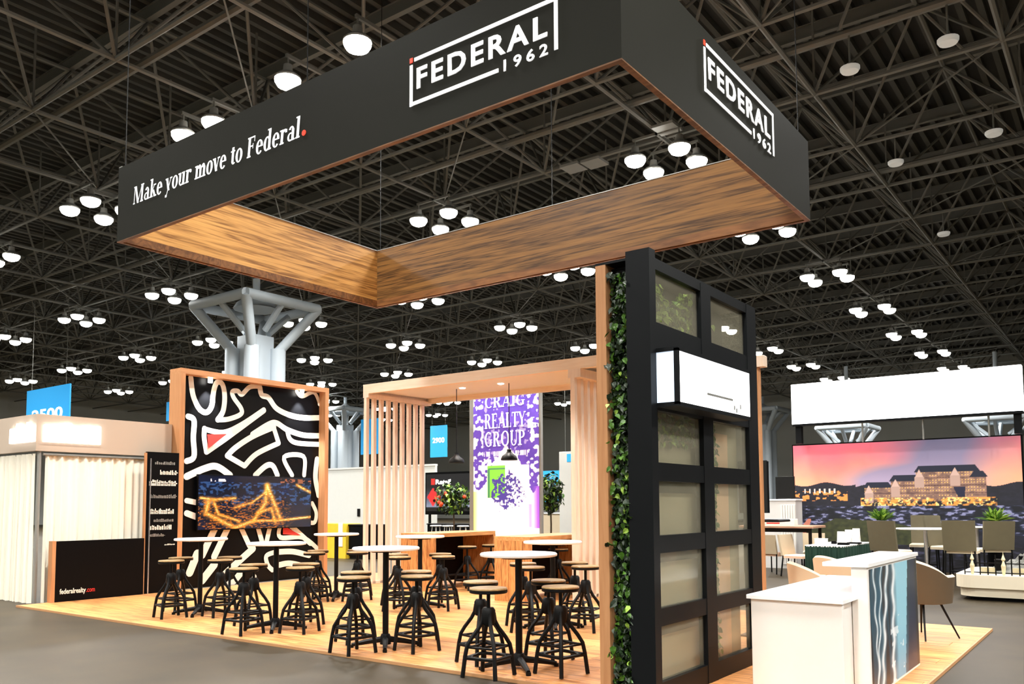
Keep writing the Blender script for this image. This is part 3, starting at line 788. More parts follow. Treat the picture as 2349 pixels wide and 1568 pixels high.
band([(800, 880), (880, 810), (930, 810), (965, 880)], 46)
band([(1075, 880), (1015, 745), (1160, 740), (1165, 880)], 40)
band([(1262, 760), (1250, 900), (1275, 1030)], 50)
band([(285, 1070), (360, 1085)], 40); band([(285, 1165), (365, 1195)], 46)
band([(1225, 1090), (1255, 1160), (1245, 1230), (1205, 1235)], 36)
band([(495, 1280), (400, 1480)], 55); band([(595, 1270), (490, 1490)], 52); band([(690, 1270), (755, 1410)], 42)
band([(812, 1250), (852, 1390)], 42); band([(912, 1245), (880, 1390)], 42)
band([(985, 1250), (985, 1345), (1150, 1345), (1265, 1430)], 38); band([(1060, 1255), (1210, 1390)], 44)
band([(780, 1430), (690, 1510), (570, 1620)], 55)
band([(940, 1457), (880, 1485), (890, 1550), (925, 1590)], 38)
band([(977, 1454), (1080, 1452), (1200, 1480)], 46); band([(977, 1552), (1060, 1540), (1200, 1570)], 46)
band([(362, 1466), (305, 1610)], 60); band([(490, 1550), (398, 1668)], 60); band([(690, 1610), (600, 1720)], 54); band([(790, 1640), (760, 1720)], 40)
for tri in (((436, 575), (582, 572), (444, 682)), ((1003, 1255), (1003, 1322), (1138, 1330))):
    q = [c2(*p) for p in tri]
    MB().add([(PXW + .03, y, z) for y, z in q], [(0, 1, 2)]).build('red_triangle', 'mural_red', PPAN)
# two small wall washers under the top rail
for yy in (9.35, 11.55):
    MB().tube([(WX1 - .08, yy, WZ - fw_), (WX1 - .09, yy, WZ - fw_ - .1)], .045, 10).build('wall_washer', 'lamp_glass', mural)
    ld = bpy.data.lights.new('wall_washer_light', 'SPOT'); ld.energy = 420; ld.spot_size = math.radians(70); ld.spot_blend = .6; ld.shadow_soft_size = .03; ld.color = (.92, .96, 1)
    lo = bpy.data.objects.new('wall_washer_light', ld); COL.objects.link(lo); lo.location = (WX1 - .06, yy, WZ - fw_ - .12)
    lo.rotation_euler = (Vector((-.14, 0, -1))).to_track_quat('-Z', 'Y').to_euler()
# wall screen: night aerial view
ta, tb_ = atx(455, 1087, WX1 - .1), atx(714, 1202, WX1 - .1)
ty0, ty1, tz1, tz0 = ta.y, tb_.y, ta.z, tb_.z - .06
tv = thing('wall_screen', (WX1 - .12, (ty0 + ty1) / 2, (tz0 + tz1) / 2), 'flat screen on the mural wall showing a golden lit city from above at night', 'screen')
TVC = MB().bbox(PXW + .035, WX1 - .108, ty0, ty1, tz0, tz1, .004).build('case', 'black_panel', tv)
M['tv'] = printed('night_city_picture', .4, .2)
def paint_tv(U, V):
    n1 = noise(U, V, 8, 14, 1); n2 = noise(U, V, 40, 30, 2, 2); n3 = noise(U, V, 60, 60, 3, 2)
    c = lerp((6, 8, 14), (14, 26, 58), n1)
    c = lerp(c, (46, 82, 136), np.clip((n2 - .5) * 6, 0, 1) * (V < .55) * (V > .12) * .7)
    gold = np.array((226, 150, 52)); asp = 2.1
    for pts, w in (([(.08, .5), (.06, .7), (.3, .98), (.46, .86), (.57, .5), (.58, .16)], .05), ([(.58, .18), (.7, .8)], .05), ([(.3, .6), (.45, .5), (.57, .3)], .025),
                   ([(.02, .42), (.14, .45), (.3, .42)], .03), ([(.12, .46), (.16, .72), (.34, .86)], .03), ([(.46, .86), (.7, .86), (1, .8)], .03), ([(.5, .7), (.62, .62), (.66, .9)], .035), ([(.86, .15), (1, .3)], .03)):
        d = seg_dist(U, V, pts, asp)
        c = lerp(c, gold, np.exp(-(d / w) ** 2) * (.55 + .7 * n3))
        c = lerp(c, (255, 226, 150), np.exp(-(d / (w * .35)) ** 2) * (n3 > .5))
    lit = np.clip((n3 - .5) * 5, 0, 1) * np.clip((V - .36) * 8, 0, 1) * np.clip((.86 - U) * 6, 0, 1)
    c = lerp(c, (186, 104, 30), lit * .75)
    c = lerp(c, (230, 230, 240), ((V > .06) & (V < .11) & (U > .05) & (U < .22) & (noise(U, V, 60, 4, 9, 1) > .42)) * .9)
    c = lerp(c, (150, 90, 60), ((V > .03) & (V < .12) & (U > .7) & (n2 > .55)) * .8)
    return c
poster('picture', paint_tv, 280, 140, (WX1 - .105, ty0 + .015, tz1 - .015), (0, ty1 - ty0 - .03, 0), (0, 0, -(tz1 - tz0 - .03)), 'tv', tv)

# ------------------------------------------------------------------ low black wall and tall name panel along the platform side
e = thing('low_wall', (-14.0, 7.3, PT), 'low black partition with wooden end and small web address beside the ivory drapes', 'partition')
e_ = MB().box(-14.05, -13.95, 6.52, 8.02, PT, 1.0).build('panel', 'black_panel', e)
MB().box(-14.06, -13.94, 6.46, 6.52, PT, 1.005).build('wood_end', 'frame_wood', e)
text_mesh('federalrealty', .115, (-13.949, 6.60, .155), (0, 1, 0), (0, 0, 1), 'lettering', 'mural_white', e_, 1, .002, 0, .42)
text_mesh('.com', .115, (-13.949, 7.03, .155), (0, 1, 0), (0, 0, 1), 'lettering', 'mural_red', e_, 1, .0, 0, .14)
e = thing('name_panel', (-14.1, 8.35, PT), 'tall black panel of faint white names between low partition and mural wall', 'panel')
NPN = MB().box(-14.03, -13.98, 8.05, 8.67, PT, 2.52).build('panel', 'black_panel', e)
MB().box(-14.035, -13.975, 8.025, 8.05, PT, 2.5).build('wood_end', 'frame_wood', e)
MB().tube([(-13.94, 8.1, PT), (-13.94, 8.1, 2.4)], .012, 6).build('edge_strip', 'chrome', e)
def smudge(z, y0, y1, h, seed, mat):
    """blurred name: a row of upright strokes of uneven height"""
    g = random.Random(seed); mb = MB(); y = y0
    while y < y1 - .02:
        w = g.uniform(.012, .03); hh = h * g.uniform(.55, 1)
        mb.add([(-13.976, y, z), (-13.976, y + w, z), (-13.976, y + w, z + hh), (-13.976, y, z + hh)], [(0, 1, 2, 3)])
        if g.random() < .6: mb.add([(-13.976, y, z + hh * .4), (-13.976, y + w * 2, z + hh * .4), (-13.976, y + w * 2, z + hh * .6), (-13.976, y, z + hh * .6)], [(0, 1, 2, 3)])
        y += w + g.uniform(.004, .014)
    mb.build('name_line', mat, NPN)
for z, y0, y1, h, m_ in ((2.3, 8.2, 8.6, .06, 'lamp_metal'), (2.12, 8.3, 8.64, .085, 'mural_white'), (1.92, 8.1, 8.64, .11, 'mural_white'), (1.7, 8.12, 8.62, .07, 'lamp_metal'), (1.42, 8.12, 8.58, .1, 'mural_white'), (1.28, 8.2, 8.6, .06, 'lamp_metal'), (1.14, 8.12, 8.56, .1, 'mural_white'), (1.02, 8.12, 8.4, .06, 'lamp_metal'), (.86, 8.42, 8.64, .03, 'mural_white')):
    smudge(z, y0, y1, h, int(z * 100), m_)

# ------------------------------------------------------------------ neighbouring booth: taupe fascia over ivory drapes
NXW, NYC = -14.22, 6.36
def drape(name, p0, p1, z0, z1, parent, mat='drape', amp=.035, waves=14, n=140):
    p0 = Vector(p0); p1 = Vector(p1); t = (p1 - p0).normalized(); nn = Vector((t.y, -t.x, 0)); L = (p1 - p0).length
    mb = MB(); vs = []
    for k, z in enumerate((z0, z0 + (z1 - z0) * .5, z1)):
        for i in range(n + 1):
            s = i / n; a = amp * (1.15 - .35 * k) * math.sin(s * waves * 6.283 + .9 * math.sin(s * 11)) + amp * .4 * math.sin(s * waves * 3.7)
            q = p0 + t * (s * L) + nn * a; vs.append((q.x, q.y, z))
    mb.add(vs, [(k * (n + 1) + i, k * (n + 1) + i + 1, (k + 1) * (n + 1) + i + 1, (k + 1) * (n + 1) + i) for k in (0, 1) for i in range(n)])
    o = mb.build(name, mat, parent, True); return o
nb = thing('draped_booth', (NXW, NYC, 0), 'neighbouring booth with taupe fascia and glowing white letters over ivory drapes', 'booth')
zf0, zf1 = 2.46, 3.06
MB().box(NXW - .08, NXW, NYC, 8.66, zf0, zf1).build('fascia', 'taupe', nb)
MB().box(NXW - 3.2, NXW, NYC - .08, NYC, zf0, zf1).build('fascia', 'taupe', nb)
drape('drape', (NXW - .06, NYC + .1, 0), (NXW - .06, 8.4, 0), .01, zf0 - .04, nb, waves=16)
drape('drape', (NXW - 3.1, NYC - .04, 0), (NXW - .1, NYC - .04, 0), .01, zf0 - .04, nb, waves=26)
MB().tube([(NXW - .05, NYC, 0), (NXW - .05, NYC, zf0)], .03, 8).build('corner_pole', 'lamp_metal', nb)
MB().tube([(NXW - .03, NYC + .05, zf0 - .05), (NXW - .03, 8.4, zf0 - .05)], .02, 8).build('drape_rail', 'lamp_metal', nb)
MB().tube([(NXW - 3.1, NYC - .01, zf0 - .05), (NXW - .1, NYC - .01, zf0 - .05)], .02, 8).build('drape_rail', 'lamp_metal', nb)
def glow_row(o, ex, L, h, seed):
    g = random.Random(seed); ex = Vector(ex); ez = Vector((0, 0, 1)); n = ex.cross(ez) * .04; x = 0
    while x < L - .06:
        w = g.uniform(.09, .13); hh = h * g.uniform(.78, 1.08)
        poly = [(x, 0), (x + w, 0), (x + w, hh * .96), (x + w * .8, hh), (x + w * .2, hh * g.uniform(.94, 1.05)), (x, hh * .9)]
        MB().prism(poly, o, ex, ez, n).build('glowing_letter', 'lit_white', nb); x += w + .016
glow_row((NXW + .002, NYC + .02, 2.61), (0, 1, 0), 1.0, .31, 3)
glow_row((NXW - .88, NYC - .082, 2.61), (1, 0, 0), .86, .31, 4)
# ------------------------------------------------------------------ slatted pergola
QX0, QX1, QY0, QY1 = -12.12, -6.72, 11.45, 13.28
pg = thing('pergola', (-9.6, 12.4, PT), 'pale wood pergola with slatted sides over two wooden counters', 'pergola')
MB().box(QX0, QX1, QY0, QY0 + .09, 3.74, 3.92).build('front_beam', 'pale_wood_x', pg)
MB().box(QX0, QX1, QY1 - .09, QY1, 3.70, 3.92).build('back_beam', 'pale_wood_x', pg)
MB().box(QX0, QX0 + .09, QY0 + .09, QY1 - .09, 3.74, 3.92).build('side_beam', 'pale_wood', pg)
MB().box(QX1 - .09, QX1, QY0 + .09, QY1 - .09, 3.74, 3.92).build('side_beam', 'pale_wood', pg)
MB().box(QX0 + .09, QX1 - .09, QY0 + .09, QY1 - .09, 3.80, 3.84).build('soffit', 'soffit', pg)
MB().box(QX0 + .0, QX0 + .15, QY0, QY1, 3.66, 3.74).build('slat_head', 'pale_wood', pg)
MB().box(-7.34, -7.10, QY0, QY1, 3.60, 3.74).build('slat_head', 'pale_wood', pg)
sl = [11.49 + .2 * i for i in range(9)]
for sx0, sx1 in ((QX0 + .02, QX0 + .095), (-7.30, -7.215)):
    o = MB().bbox(sx0, sx1, sl[0] - .042, sl[0] + .042, PT, 3.66, .006).build('slat', 'pale_wood', pg)
    for y in sl[1:]:
        c = bpy.data.objects.new('slat', o.data); COL.objects.link(c); c.parent = pg; c.location = (0, y - sl[0], 0)
    MB().box(sx0, sx1, sl[0], sl[-1], PT, PT + .05).build('slat_foot', 'pale_wood', pg)
for x in (-10.33, -9.40):
    MB().lathe([(.0, -.012), (.05, -.012), (.06, 0)], 16, (x, 12.35, 3.80)).build('recessed_light', 'lamp_glass', pg)
    ld = bpy.data.lights.new('recessed_spot', 'SPOT'); ld.energy = 160; ld.spot_size = math.radians(95); ld.spot_blend = .6; ld.shadow_soft_size = .05; ld.color = (1, .95, .87)
    lo = bpy.data.objects.new('recessed_spot', ld); COL.objects.link(lo); lo.location = (x, 12.35, 3.77)
for i, (x, z, lb) in enumerate(((-10.52, 2.36, 'black dome pendant lamp over the counter beside the slatted side'), (-9.25, 2.37, 'black dome pendant lamp hanging in front of the purple banner'))):
    e = thing('pendant_lamp', (x, 12.4, z), lb, 'lamp')
    MB().lathe([(.15, .0), (.155, .02), (.13, .08), (.07, .12), (.04, .16), (.04, .2), (0, .2)], 20, (x, 12.4, z)).build('shade', 'black', e, True)
    MB().lathe([(0, .01), (.125, .012), (.14, .03)], 20, (x, 12.4, z)).build('diffuser', 'lit_white', e, True)
    MB().tube([(x, 12.4, z + .2), (x, 12.4, 3.80)], .008, 6).build('cord', 'black', e)
def counter(x0, x1, y0, y1, label):
    e = thing('wood_counter', ((x0 + x1) / 2, (y0 + y1) / 2, PT), label, 'counter'); t = .07
    MB().bbox(x0, x1, y0, y1, 1.05 - t, 1.05, .004).build('top', 'counter_top', e)
    n = 5; w = (x1 - x0) / n
    for i in range(n):
        MB().bbox(x0 + i * w + .002, x0 + (i + 1) * w - .002, y0, y0 + t, PT, 1.05 - t, .003).build('end_board', 'counter_wood', e)
    MB().box(x0, x1, y1 - t, y1, PT, 1.05 - t).build('end_panel', 'counter_wood', e)
    MB().box(x0, x0 + .04, y0 + t, y1 - t, .1, 1.05 - t).build('shade_panel', 'black_panel', e)  # black panel paints in the dark shade under the counter
    MB().tube([(x1 - .18, y0 + t, .27), (x1 - .18, y1 - t, .27)], .02, 8).build('foot_rail', 'black', e)
    return e
counter(-10.80, -10.0, 11.16, 12.95, 'long wooden bar counter beside the slatted pergola side with pendant above')
counter(-8.32, -7.62, 10.74, 12.6, 'shorter wooden bar counter standing toward the door tower under the pergola')

# ------------------------------------------------------------------ round tables and stools
tab = thing('round_table', (0, 0, 0), 'x', 'table')
MB().lathe([(0, 1.035), (.34, 1.035), (.362, 1.042), (.365, 1.058), (.355, 1.07), (0, 1.07)], 48).build('top', 'white_top', tab, True, True)
MB().lathe([(0, 1.015), (.16, 1.015), (.16, 1.034), (0, 1.034)], 20).build('top_plate', 'black', tab, True, True)
MB().tube([(0, 0, .05), (0, 0, 1.015)], .033, 14).build('column', 'black', tab, True, True)
MB().lathe([(.0, .03), (.06, .03), (.06, .1), (.045, .14), (0, .14)], 16).build('hub', 'black', tab, True, True)
for k in range(4):
    a = math.radians(45 + 90 * k); c, s = math.cos(a), math.sin(a)
    arm = MB().tube([(c * .03, s * .03, .085), (c * .2, s * .2, .06), (c * .36, s * .36, .03)], [.034, .028, .02], 8).build('base_arm', 'black', tab, True, True)
    MB().tube([(c * .36, s * .36, .0), (c * .36, s * .36, .03)], .024, 8).build('foot', 'black', arm, True, True)
stool = thing('swivel_stool', (0, 0, 0), 'x', 'stool')
MB().lathe([(0, .764), (.162, .764), (.17, .768), (.171, .776), (.165, .784), (0, .786)], 32).build('seat', 'seat_wood', stool, True, True)
MB().lathe([(0, .738), (.166, .738), (.172, .745), (.172, .764), (0, .764)], 28).build('seat_rim', 'black', stool, True, True)
MB().tube([(0, 0, .44), (0, 0, .735)], .017, 10).build('screw_post', 'black', stool, True, True)
MB().lathe([(0, .455), (.052, .455), (.062, .475), (.062, .585), (.046, .61), (0, .61)], 14).build('collar', 'black', stool, True, True)
leg0 = None
for k in range(4):
    a = math.radians(45 + 90 * k); c, s = math.cos(a), math.sin(a)
    P = [(.048, .56), (.058, .49), (.09, .43), (.155, .345), (.195, .28), (.214, .19), (.238, .006)]
    MB().tube([(c * r, s * r, z) for r, z in P], [.018, .019, .019, .019, .019, .019, .02], 8).build('leg', 'black', stool, True, True)
    a2 = math.radians(135 + 90 * k); c2_, s2_ = math.cos(a2), math.sin(a2)
    MB().tube([(c * .214, s * .214, .175), (c2_ * .214, s2_ * .214, .175)], .016, 6).build('stretcher', 'black', stool, True, True)
    MB().tube([(c * .185, s * .185, .265), (c2_ * .185, s2_ * .185, .265)], .011, 6).build('upper_stretcher', 'black', stool, True, True)
MB().torus(.15, .009, .178, 24, 6).build('foot_ring', 'black', stool, True, True)
TABLES = {
 'G': ((-4.70, 6.44), 'beside the black door tower'),
 'D': ((-6.58, 6.57), 'at the middle of the platform front'),
 'B': ((-8.62, 6.70), 'standing second from the low black partition'),
 'A': ((-10.72, 7.02), 'nearest the low black partition'),
 'E': ((-8.62, 9.32), 'in front of the long wooden counter'),
 'C': ((-10.55, 9.40), 'between mural wall and pergola slats'),
 'F': ((-5.86, 8.75), 'facing the shorter wooden counter')}
first = 1; fs = 1
for k, ((x, y), where) in TABLES.items():
    place(tab, not first, (x, y, PT), random.uniform(-.12, .12), 'round white bar table ' + where); first = 0
    if 'group' in tab: pass
    for j, (dx, dy) in enumerate(((-.47, 0), (.47, 0), (0, -.47), (0, .47))):
        jx, jy = random.uniform(-.015, .015), random.uniform(-.015, .015)
        place(stool, not fs, (x + dx + jx, y + dy + jy, PT), random.uniform(-.35, .35), 'black stool with wooden seat at round table ' + where, 'stools at the round table ' + where); fs = 0
for j, (x, y) in enumerate(((-9.72, 11.75), (-9.72, 12.45))):
    place(stool, 1, (x, y, PT), .3 * j, 'black swivel stool with wooden seat tucked under the long wooden counter', 'stools at the long counter')
place(stool, 1, (-7.86, 11.9, PT), .2, 'black swivel stool half hidden under the nearer wooden counter', 'stool at the nearer counter')

# ------------------------------------------------------------------ banner, potted trees and displays behind the pergola
BYW = 14.2
bl, br = aty(1086, 1000, BYW), aty(1236, 1000, BYW)
bz1 = aty(1160, 870, BYW).z
ban = thing('purple_banner', ((bl.x + br.x) / 2, BYW, 0), 'tall purple and white fabric banner with tree emblem behind the pergola', 'banner')
MB().box(bl.x - .12, br.x + .04, BYW + .012, BYW + .09, 0, bz1).build('banner_frame', 'lamp_metal', ban)
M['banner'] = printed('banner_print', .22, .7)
def paint_banner(U, V):
    # V: 0 at the top edge, 1 at the floor; pixel rows 870..1330 of the photograph
    yy = 870 + V * 462; n = noise(U, V, 12, 30, 11, 3); n2 = noise(U, V, 20, 54, 12, 2)
    white = np.array((244, 244, 248)); pur = lerp((84, 58, 172), (112, 78, 200), n)
    edge = 1112 + 26 * np.sin(U * 9) - 60 * np.exp(-((U - .5) / .36) ** 4) + (n - .5) * 60
    c = lerp(pur, white, (yy > edge) * 1.0)
    side = (np.abs(U - .5) > .34) | (yy > 1050)
    c = lerp(c, white, ((n2 > .55) & side & (yy < 1120)) * .95)
    c = lerp(c, white, ((n2 > .68) & (yy < 1050)) * .5)
    c = lerp(c, white, (np.abs(yy - 1043) < 6) * (np.abs(U - .52) < .36) * (noise(U, V, 70, 3, 5, 1) > .45) * .9)
    sq = (U > .22) & (U < .5) & (yy > 1070) & (yy < 1145)
    c = lerp(c, (132, 226, 74), sq & (U - .22 < .5)) ; c = lerp(c, white, (U > .22) & (U < .86) & (yy > 1070) & (yy < 1180) & ~sq)
    c = lerp(c, (70, 140, 100), ((np.abs(yy - 1078) < 2) & (U > .24) & (U < .5)) | ((np.abs(U - .245) < .012) & (yy > 1078) & (yy < 1146)))
    r = np.hypot((U - .53) / .24, (yy - 1132) / 42)
    c = lerp(c, (76, 62, 160), ((r + (n2 - .5) * .7) < 1.0) & (noise(U, V, 34, 100, 13, 2) > np.where(U < .53, .36, .5)))
    c = lerp(c, (214, 240, 110), np.clip(1 - U / .07, 0, 1) * (yy > 1130) * .9)
    c = lerp(c, (168, 92, 232), np.clip((U - .9) / .08, 0, 1) * (yy > 1120) * (yy < 1215))
    c = lerp(c, (226, 150, 240), np.exp(-((U - .87) / .03) ** 2) * (yy > 1160) * (yy < 1212) * .8)
    c = lerp(c, (170, 222, 110), (yy > 1296) * (U < .4)); c = lerp(c, (206, 200, 190), (yy > 1282) & (yy < 1296))
    c = lerp(c, (170, 180, 196), (yy > 1300) & (U >= .4))
    return c
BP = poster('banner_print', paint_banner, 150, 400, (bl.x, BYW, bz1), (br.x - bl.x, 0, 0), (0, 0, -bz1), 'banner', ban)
for body, v, h in (('CRAIG', 932, 26), ('REALTY', 980, 34), ('GROUP', 1022, 34)):
    a = aty(1112, v, BYW); b = aty(1206, v, BYW); zz = (aty(1160, v - h, BYW).z - aty(1160, v, BYW).z) / .72
    serif_line(body, zz, (a.x, BYW - .004, aty(1160, v, BYW).z), (1, 0, 0), 'lettering', 'white_ink', BP, b.x - a.x)
def potted_tree(u, v, Y, rx, rz, label, fruit=0, n=520, trunk=True):
    c = aty(u, v, Y)
    e = thing('potted_tree', (c.x, Y, 0), label, 'potted tree')
    MB().lathe([(0, 0), (.17, 0), (.2, .36), (.215, .38), (.19, .38), (.18, .34), (0, .34)], 20, (c.x, Y, 0)).build('pot', 'terracotta', e, True)
    trk = MB().tube([(c.x, Y, .34), (c.x + .02, Y, c.z * .6), (c.x, Y, c.z)], [.025, .02, .015], 8).build('trunk', 'stem', e, True)
    for k in range(6):
        a = k * 1.05; MB().tube([(c.x, Y, c.z - rz * .5), (c.x + rx * .5 * math.cos(a), Y + rx * .5 * math.sin(a), c.z + rz * .2 * (k % 3))], [.012, .005], 6).build('branch', 'stem', trk)
    mb = {'leaf': MB(), 'leaf_dark': MB(), 'leaf_light': MB()}
    for i in range(n):
        d = Vector((random.gauss(0, 1), random.gauss(0, 1), random.gauss(0, 1))).normalized(); r = random.random() ** .45
        p = (c.x + d.x * rx * r, Y + d.y * rx * r, c.z + d.z * rz * r)
        add_leaf(mb[random.choice(('leaf', 'leaf_dark', 'leaf_dark', 'leaf_light'))], p, leaf_rot(d, .8), .13, .07)
    for k, q in mb.items(): tag(q.build('foliage', k, e), kind='stuff')
    for k in range(fruit):
        a = random.uniform(-2.6, .0); z = random.uniform(-.5, .6) * rz
        MB().lathe([(0, -.05), (.035, -.035), (.05, 0), (.035, .035), (0, .05)], 10, (c.x + rx * .85 * math.cos(a), Y + rx * .85 * math.sin(a), c.z + z)).build('fruit', 'orange', e, True)
potted_tree(1040, 1140, 15.6, .46, .40, 'potted citrus tree with orange fruit beside the purple banner', 7)
potted_tree(1262, 1128, 15.6, .30, .46, 'slender potted tree with dark oval crown behind the nearer counter')
# dark display with the red diamond
DY = 19.
a, b = aty(978, 1088, DY), aty(1084, 1172, DY)
e = thing('display_board', ((a.x + b.x) / 2, DY, 0), 'dark display board with white heading and red diamond behind the citrus tree', 'display')
M['disp'] = printed('display_print', .25, .5)
def paint_disp(U, V):
    c = lerp((10, 11, 16), (150, 160, 190), np.clip((V - .35) / .5, 0, 1) * .8); c = lerp(c, (8, 8, 10), V > .88)
    d = np.abs(U - .15) / .13 + np.abs(V - .62) / .26
    return lerp(c, (226, 42, 44), d < 1)
poster('board_print', paint_disp, 60, 50, (a.x, DY, a.z), (b.x - a.x, 0, 0), (0, 0, b.z - a.z), 'disp', e)
MB().box(a.x - .05, b.x + .05, DY + .01, DY + .1, b.z - .1, a.z + .06).build('board', 'black_panel', e)
for x in (a.x + .1, b.x - .1): MB().box(x - .03, x + .03, DY + .02, DY + .08, 0, b.z).build('leg', 'black', e)
text_mesh('Retail', .2, (a.x + .38, DY - .004, a.z - .3), (1, 0, 0), (0, 0, 1), 'lettering', 'white_ink', e, 1, .006, 0, .6)
MB().box(a.x + .2, a.x + .35, DY - .006, DY, a.z - .32, a.z - .13).build('red_square', 'mural_red', e)
a2, b2 = aty(980, 1176, 18.), aty(1082, 1210, 18.)
e = thing('dark_table', ((a2.x + b2.x) / 2, 18, 0), 'dark clothed display table under the board with the red diamond', 'table')
MB().bbox(a2.x, b2.x, 18.0, 18.6, 0, 1.0).build('cloth', 'black_panel', e)
MB().bbox(a2.x - .02, b2.x + .02, 17.98, 18.62, 1.0, 1.03).build('top', 'black_panel', e)
ws = thing('white_stool', (0, 0, 0), 'slim white backless stool in front of the dark clothed table', 'stool', 'white stools by the dark table')
MB().lathe([(0, .96), (.15, .96), (.17, .98), (.15, 1.0), (0, 1.0)], 18).build('seat', 'white_shade', ws, True, True)
for k in range(4):
    an = math.radians(45 + 90 * k); MB().tube([(.1 * math.cos(an), .1 * math.sin(an), .96), (.2 * math.cos(an), .2 * math.sin(an), 0)], .012, 6).build('leg', 'white_shade', ws, False, True)
for i, u in enumerate((1000, 1028, 1062)):
    q = aty(u, 1190, 17.5); place(ws, i, (q.x, 17.5, 0), .3 * i)
# hanging aisle signs
def aisle(u0, u1, v0, v1, Y, txt, label, tv_=None):
    a, b = aty(u0, v0, Y), aty(u1, v1, Y)
    e = thing('aisle_sign', ((a.x + b.x) / 2, Y, b.z), label, 'sign')
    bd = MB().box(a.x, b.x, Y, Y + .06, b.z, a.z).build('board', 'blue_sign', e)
    for x in (a.x + .1 * (b.x - a.x), b.x - .1 * (b.x - a.x)): MB().tube([(x, Y + .03, a.z), (x, Y + .03, HZ)], .012, 5).build('cable', 'steel', e)
    if txt:
        h = (a.z - b.z) * .17 if not tv_ else tv_; 
        text_mesh(txt, h * 1.3, (a.x + (b.x - a.x) * .14, Y - .005, b.z + (a.z - b.z) * (.46 if not tv_ else .1)), (1, 0, 0), (0, 0, 1), 'lettering', 'white_ink', bd, 1, .02, 0, (b.x - a.x) * .72)
aisle(987, 1025, 977, 1047, 48, '2900', 'blue hanging aisle sign numbered 2900 seen through the pergola')
aisle(828, 872, 962, 1040, 46, '', 'blue hanging aisle sign seen through the pergola slats')
pq = atx(62, 898, -40); aisle(62, 158, 897, 962, pq.y, '2500', 'wide blue hanging aisle sign just over the taupe fascia', .5)
aisle(382, 412, 922, 962, 30, '', 'blue hanging aisle sign half hidden by the wooden mural frame')
aisle(1294, 1316, 1036, 1092, 40, '', 'small hanging sign half hidden beside the pergola post')
# things in the aisle between mural wall and pergola
def P3(u, v, Y): return aty(u, v, Y)
a, b = P3(752, 1078, 20), P3(836, 1200, 20)
e = thing('white_partition', ((a.x + b.x) / 2, 20, 0), 'plain white partition with a small dark socket behind the mural wall', 'partition')
MB().box(a.x - 2.5, b.x + 3.2, 20, 20.1, 0, a.z).build('panel', 'grey_booth', e)
MB().box(a.x - 2.5, b.x + 3.2, 19.98, 20.12, a.z, a.z + .06).build('cap', 'white_shade', e)
q = P3(822, 1175, 19.97); MB().box(q.x - .06, q.x + .06, 19.97, 20, q.z - .13, q.z + .13).build('socket', 'black', e)
a, b = P3(752, 1200, 17), P3(792, 1330, 17)
e = thing('yellow_counter', ((a.x + b.x) / 2, 17.2, 0), 'yellow skirted counter with a white sheet in the aisle behind the tables', 'counter')
MB().bbox(a.x - .6, b.x, 17, 17.6, 0, a.z).build('skirt', 'yellow', e)
MB().box(b.x - .3, b.x - .12, 16.98, 17, .35, a.z + .03).build('sheet', 'white_paint', e)
a, b = P3(799, 1205, 17.1), P3(836, 1330, 17.1)
e = thing('black_case', ((a.x + b.x) / 2, 17.4, 0), 'black equipment case beside the yellow skirted counter', 'case')
MB().bbox(a.x + .02, b.x + .3, 17.1, 17.7, .08, a.z).build('body', 'black_panel', e)
MB().bbox(a.x, b.x + .32, 17.08, 17.72, a.z, a.z + .04).build('lid', 'black_panel', e)
MB().box(a.x + .04, b.x + .28, 17.14, 17.66, 0, .08).build('castors', 'black', e)
e = thing('grey_tower', (aty(1300, 1150, 17).x, 17, 0), 'pale kiosk with a blue mark half hidden behind the pergola slats', 'kiosk')
a, b = P3(1282, 1036, 17), P3(1312, 1200, 17)
MB().bbox(a.x, b.x + .3, 17, 17.4, 0, a.z).build('body', 'grey_booth', e)
MB().box(b.x - .12, b.x + .02, 16.99, 17, a.z - .25, a.z - .06).build('mark', 'blue_sign', e)
a, b = P3(1236, 1080, 24), P3(1290, 1150, 24)
e = thing('blue_poster', ((a.x + b.x) / 2, 24, 0), 'blue landscape poster on a stand behind the slender potted tree', 'poster')
MB().box(a.x, b.x, 24, 24.05, b.z, a.z).build('board', 'blue_sign', e)
for x in (a.x + .1, b.x - .1): MB().box(x - .03, x + .03, 24.01, 24.04, 0, b.z).build('leg', 'steel', e)
a, b = P3(1238, 1178, 19), P3(1312, 1210, 19)
e = thing('pale_cabinet', ((a.x + b.x) / 2, 19, 0), 'low pale cabinet behind the slender potted tree', 'cabinet')
MB().bbox(a.x, b.x + .5, 19, 19.6, 0, a.z).build('body', 'cream', e)
MB().bbox(a.x - .02, b.x + .52, 18.97, 19.62, a.z, a.z + .03).build('top', 'white_shade', e)
MB().tube([(aty(1302, 1150, 18.6).x, 18.6, .0), (aty(1302, 1150, 18.6).x, 18.6, 1.2)], .02, 8)
